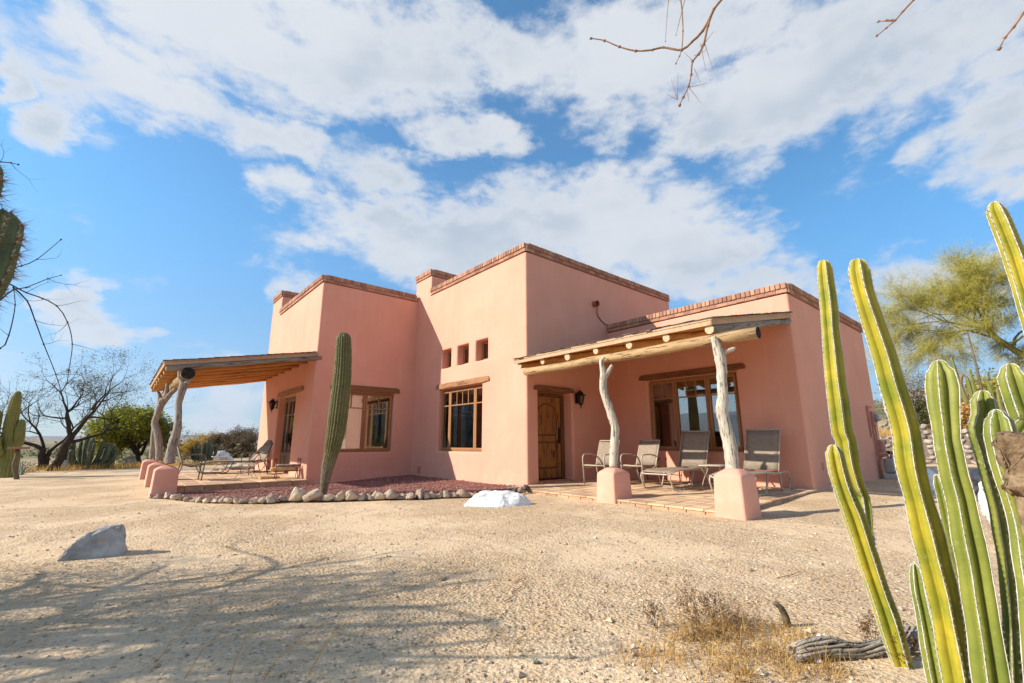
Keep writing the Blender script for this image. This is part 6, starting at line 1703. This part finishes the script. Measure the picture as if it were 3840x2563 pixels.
TW_R2 = [(2.424, 0.941, 3.592), (2.395, 1.012, 3.467), (2.369, 1.07, 3.419), (2.343, 1.128, 3.385), (2.294, 1.224, 3.446), (2.263, 1.279, 3.449), (2.211, 1.367, 3.475), (2.156, 1.453, 3.538), (2.104, 1.528, 3.611), (2.051, 1.598, 3.648)]
TW_R3 = [(2.347, 1.118, 3.862), (2.352, 1.108, 3.757), (2.353, 1.107, 3.659), (2.35, 1.112, 3.518), (2.343, 1.128, 3.385), (2.336, 1.142, 3.344), (2.325, 1.165, 3.3)]
TW_R4 = [(2.508, 1.246, 4.105), (2.5, 1.261, 4.005), (2.491, 1.279, 3.872), (2.479, 1.301, 3.674)]
TW_R5 = [(2.552, 1.153, 4.018), (2.536, 1.186, 3.895), (2.521, 1.219, 3.773), (2.511, 1.238, 3.697)]
TW_R6 = [(2.5, 0.043, 3.012), (2.498, 0.105, 2.974), (2.496, 0.147, 2.944), (2.494, 0.178, 2.918), (2.491, 0.213, 2.902), (2.487, 0.25, 2.885)]
TW_R7 = [(2.494, 0.178, 2.918), (2.491, 0.208, 2.939), (2.489, 0.235, 2.955)]
TW_R8 = [(2.386, -0.259, 2.679), (2.394, -0.175, 2.588), (2.396, -0.142, 2.549), (2.397, -0.115, 2.524), (2.398, -0.094, 2.488)]

def twig_set(paths, r0, mat_, parent, origin, rng, knob=True, side=False):
    for pth in paths:
        n = len(pth); mb = MB(); pts, rad = spline([Vector(q) - origin for q in pth], [r0 * (1 - .65 * i / (n - 1)) for i in range(n)], .03)
        mb.tube(pts, rad, 6)
        if knob:
            for q in pth[1:]:
                c = Vector(q) - origin; s = r0 * 1.5
                mb.add([c + Vector(v) * s * rng.uniform(.7, 1.2) for v in OCT], OCF)
        mb.build('twig', mat_, parent, smooth=True)
        if side:
            w = MB(); tp = []
            for q, nx in zip(pth[1:-1], pth[2:]):
                d = (Vector(nx) - Vector(q)).normalized(); s = d.orthogonal(); s.rotate(Matrix.Rotation(rng.uniform(0, 6.3), 3, d))
                grow(w, tp, rng, Vector(q) - origin, (d * .6 + s).normalized(), rng.uniform(.05, .13), r0 * .42, 1, dict(seg=3, wig=.25, side=.4, split=(1, 2), taper=.5))
            if w.v: w.build('side_twigs', mat_, parent)
# mesquite left of the camera
lt = thing('mesquite_tree', 'bare mesquite left of view whose drooping twigs hang before the sky', 'tree', (-4.7, 5.6, gz_(-4.7, 5.6)))
O = Vector(lt.location); wood = MB(); tips = []; rng = random.Random(91)
def out_of_view(q):
    w = q + O; gx, gy = w.x + 1.495 * w.z, w.y - .779 * w.z
    return atan2(w.x * RGT.x + w.y * RGT.y, w.x * FWD.x + w.y * FWD.y) < -1.0 and atan2(gx * RGT.x + gy * RGT.y, gx * FWD.x + gy * FWD.y) < rng.gauss(.04, .22) and w.z > .6
T1 = dict(keep=out_of_view, seg=4, wig=.26, up=.0, side=.5, split=(2, 2, 3), fork=(.4, .9), shrink=(.64, .86), taper=.62, leafd=1)
wood.tube([(0, 0, -.1), (.1, -.05, .8), (.3, -.1, 1.5)], [.17, .15, .13], 8)
for (d, L, r) in (((.5, .1, .8), 1.3, .08), ((.9, .35, .3), 1.4, .075), ((.9, -.25, .35), 1.35, .085), ((.7, .5, .45), 1.3, .08), ((.2, -.9, .5), 1.3, .08), ((.6, -.7, .3), 1.35, .08), ((-.3, .4, 1), 1.2, .07), ((.8, .1, .15), 1.4, .07)):
    grow(wood, tips, rng, Vector((.3, -.1, 1.5)), Vector(d), L, r, 6, T1)
# keep the limbs that would reach into view out of it: only the drooping twigs come that far
wood.build('trunk', BARK_DARK, lt, smooth=True)
leafage(tips, rng, 1, .035, .04, .35, .5).build('crown', LEAF_OLIVE, lt)
twig_set([TW_L1, TW_L2, TW_L3, TW_L4, TW_L5, TW_L6], .0034, TWIG_DARK, lt, O, rng, True, True)
MB().tube([Vector((-1.6, 3.6, 2.0)) - O, Vector((-1.0, 3.1, 1.9)) - O, Vector((-.584, 2.943, 1.756)) - O], [.012, .009, .006], 6).build('twig', TWIG_DARK, lt, smooth=True)
MB().tube([Vector((-3.2, 4.9, 2.3)) - O, Vector((-2.4, 4.2, 2.2)) - O, Vector((-1.6, 3.6, 2.0)) - O], [.03, .02, .012], 6).build('twig', BARK_DARK, lt, smooth=True)
# tree behind the camera reaching overhead
ot = thing('overhanging_tree', 'bare thorny twigs hanging down from a tree overhead', 'tree', (1.2, -2.6, gz_(1.2, -2.6)))
O = Vector(ot.location)
MB().tube([(0, 0, -.1), (.05, .1, 1.2), (.2, .4, 2.4), (.6, 1.2, 3.6), (1.1, 2.6, 4.25), (1.3, 3.4, 4.25)], [.16, .14, .11, .07, .035, .015], 8).build('trunk', BARK, ot, smooth=True)
MB().tube([(1.1, 2.6, 4.25), Vector((2.52, .6, 4.0)) - O, Vector((2.481, .777, 3.776)) - O], [.03, .014, .007], 6).build('limb', TWIG, ot, smooth=True)
MB().tube([(.6, 1.2, 3.6), (1.0, 2.0, 3.4), Vector((2.5, .043, 3.012)) - O], [.03, .014, .005], 6).build('limb', TWIG, ot, smooth=True)
MB().tube([(.6, 1.2, 3.6), (.9, 1.8, 3.0), Vector((2.386, -.259, 2.679)) - O], [.025, .012, .005], 6).build('limb', TWIG, ot, smooth=True)
MB().tube([(1.3, 3.4, 4.25), Vector((2.50, 1.1, 4.3)) - O, Vector((2.508, 1.246, 4.105)) - O], [.012, .007, .004], 6).build('limb', TWIG, ot, smooth=True)
MB().tube([Vector((2.5, .9, 4.25)) - O, Vector((2.347, 1.118, 3.862)) - O], [.006, .004], 6).build('limb', TWIG, ot, smooth=True)
twig_set([TW_R1, TW_R2], .0088, TWIG, ot, O, rng)
twig_set([TW_R3, TW_R6, TW_R7, TW_R8], .0055, TWIG, ot, O, rng)
twig_set([TW_R4, TW_R5], .0035, TWIG, ot, O, rng)
THORNS = [((2.397, 1.008, 3.373), (2.408, .98, 3.165)), ((2.394, 1.014, 3.369), (2.417, .957, 3.435)), ((2.351, 1.11, 3.104), (2.393, 1.017, 3.094)), ((2.351, 1.11, 3.104), (2.375, 1.058, 2.973)), ((2.347, 1.12, 3.115), (2.348, 1.117, 3.003)), ((2.32, 1.173, 3.04), (2.293, 1.226, 3.101)), ((2.32, 1.173, 3.04), (2.328, 1.158, 3.229)), ((2.32, 1.173, 3.04), (2.309, 1.195, 3.198)), ((2.368, 1.074, 3.223), (2.378, 1.05, 3.108)), ((2.388, 1.029, 3.384), (2.393, 1.017, 3.182)), ((2.365, 1.08, 3.286), (2.347, 1.118, 3.365)), ((2.371, 1.067, 3.311), (2.401, .998, 3.326))]
for a, b in THORNS: MB().tube([Vector(a) - O, Vector(b) - O], [.0022, .0009], 5).build('thorn', TWIG, ot)

# ------------------------------------------------------------------ air
m = bpy.data.materials.new('haze'); m.use_nodes = True
t = NT(m.node_tree); t.n.clear()
out = t.new('ShaderNodeOutputMaterial'); pv = t.new('ShaderNodeVolumePrincipled')
pv.inputs['Color'].default_value = (0.70, 0.82, 1.0, 1); pv.inputs['Density'].default_value = 4.5e-5; pv.inputs['Anisotropy'].default_value = 0.2
t.l.new(pv.outputs[0], out.inputs['Volume'])
hz_o = MB().box((-17000, -17000, -60), (17000, 17000, 1500)).build('haze', m, kind='stuff')
tag(hz_o, 'thin blue haze over the distant mountains', 'haze')
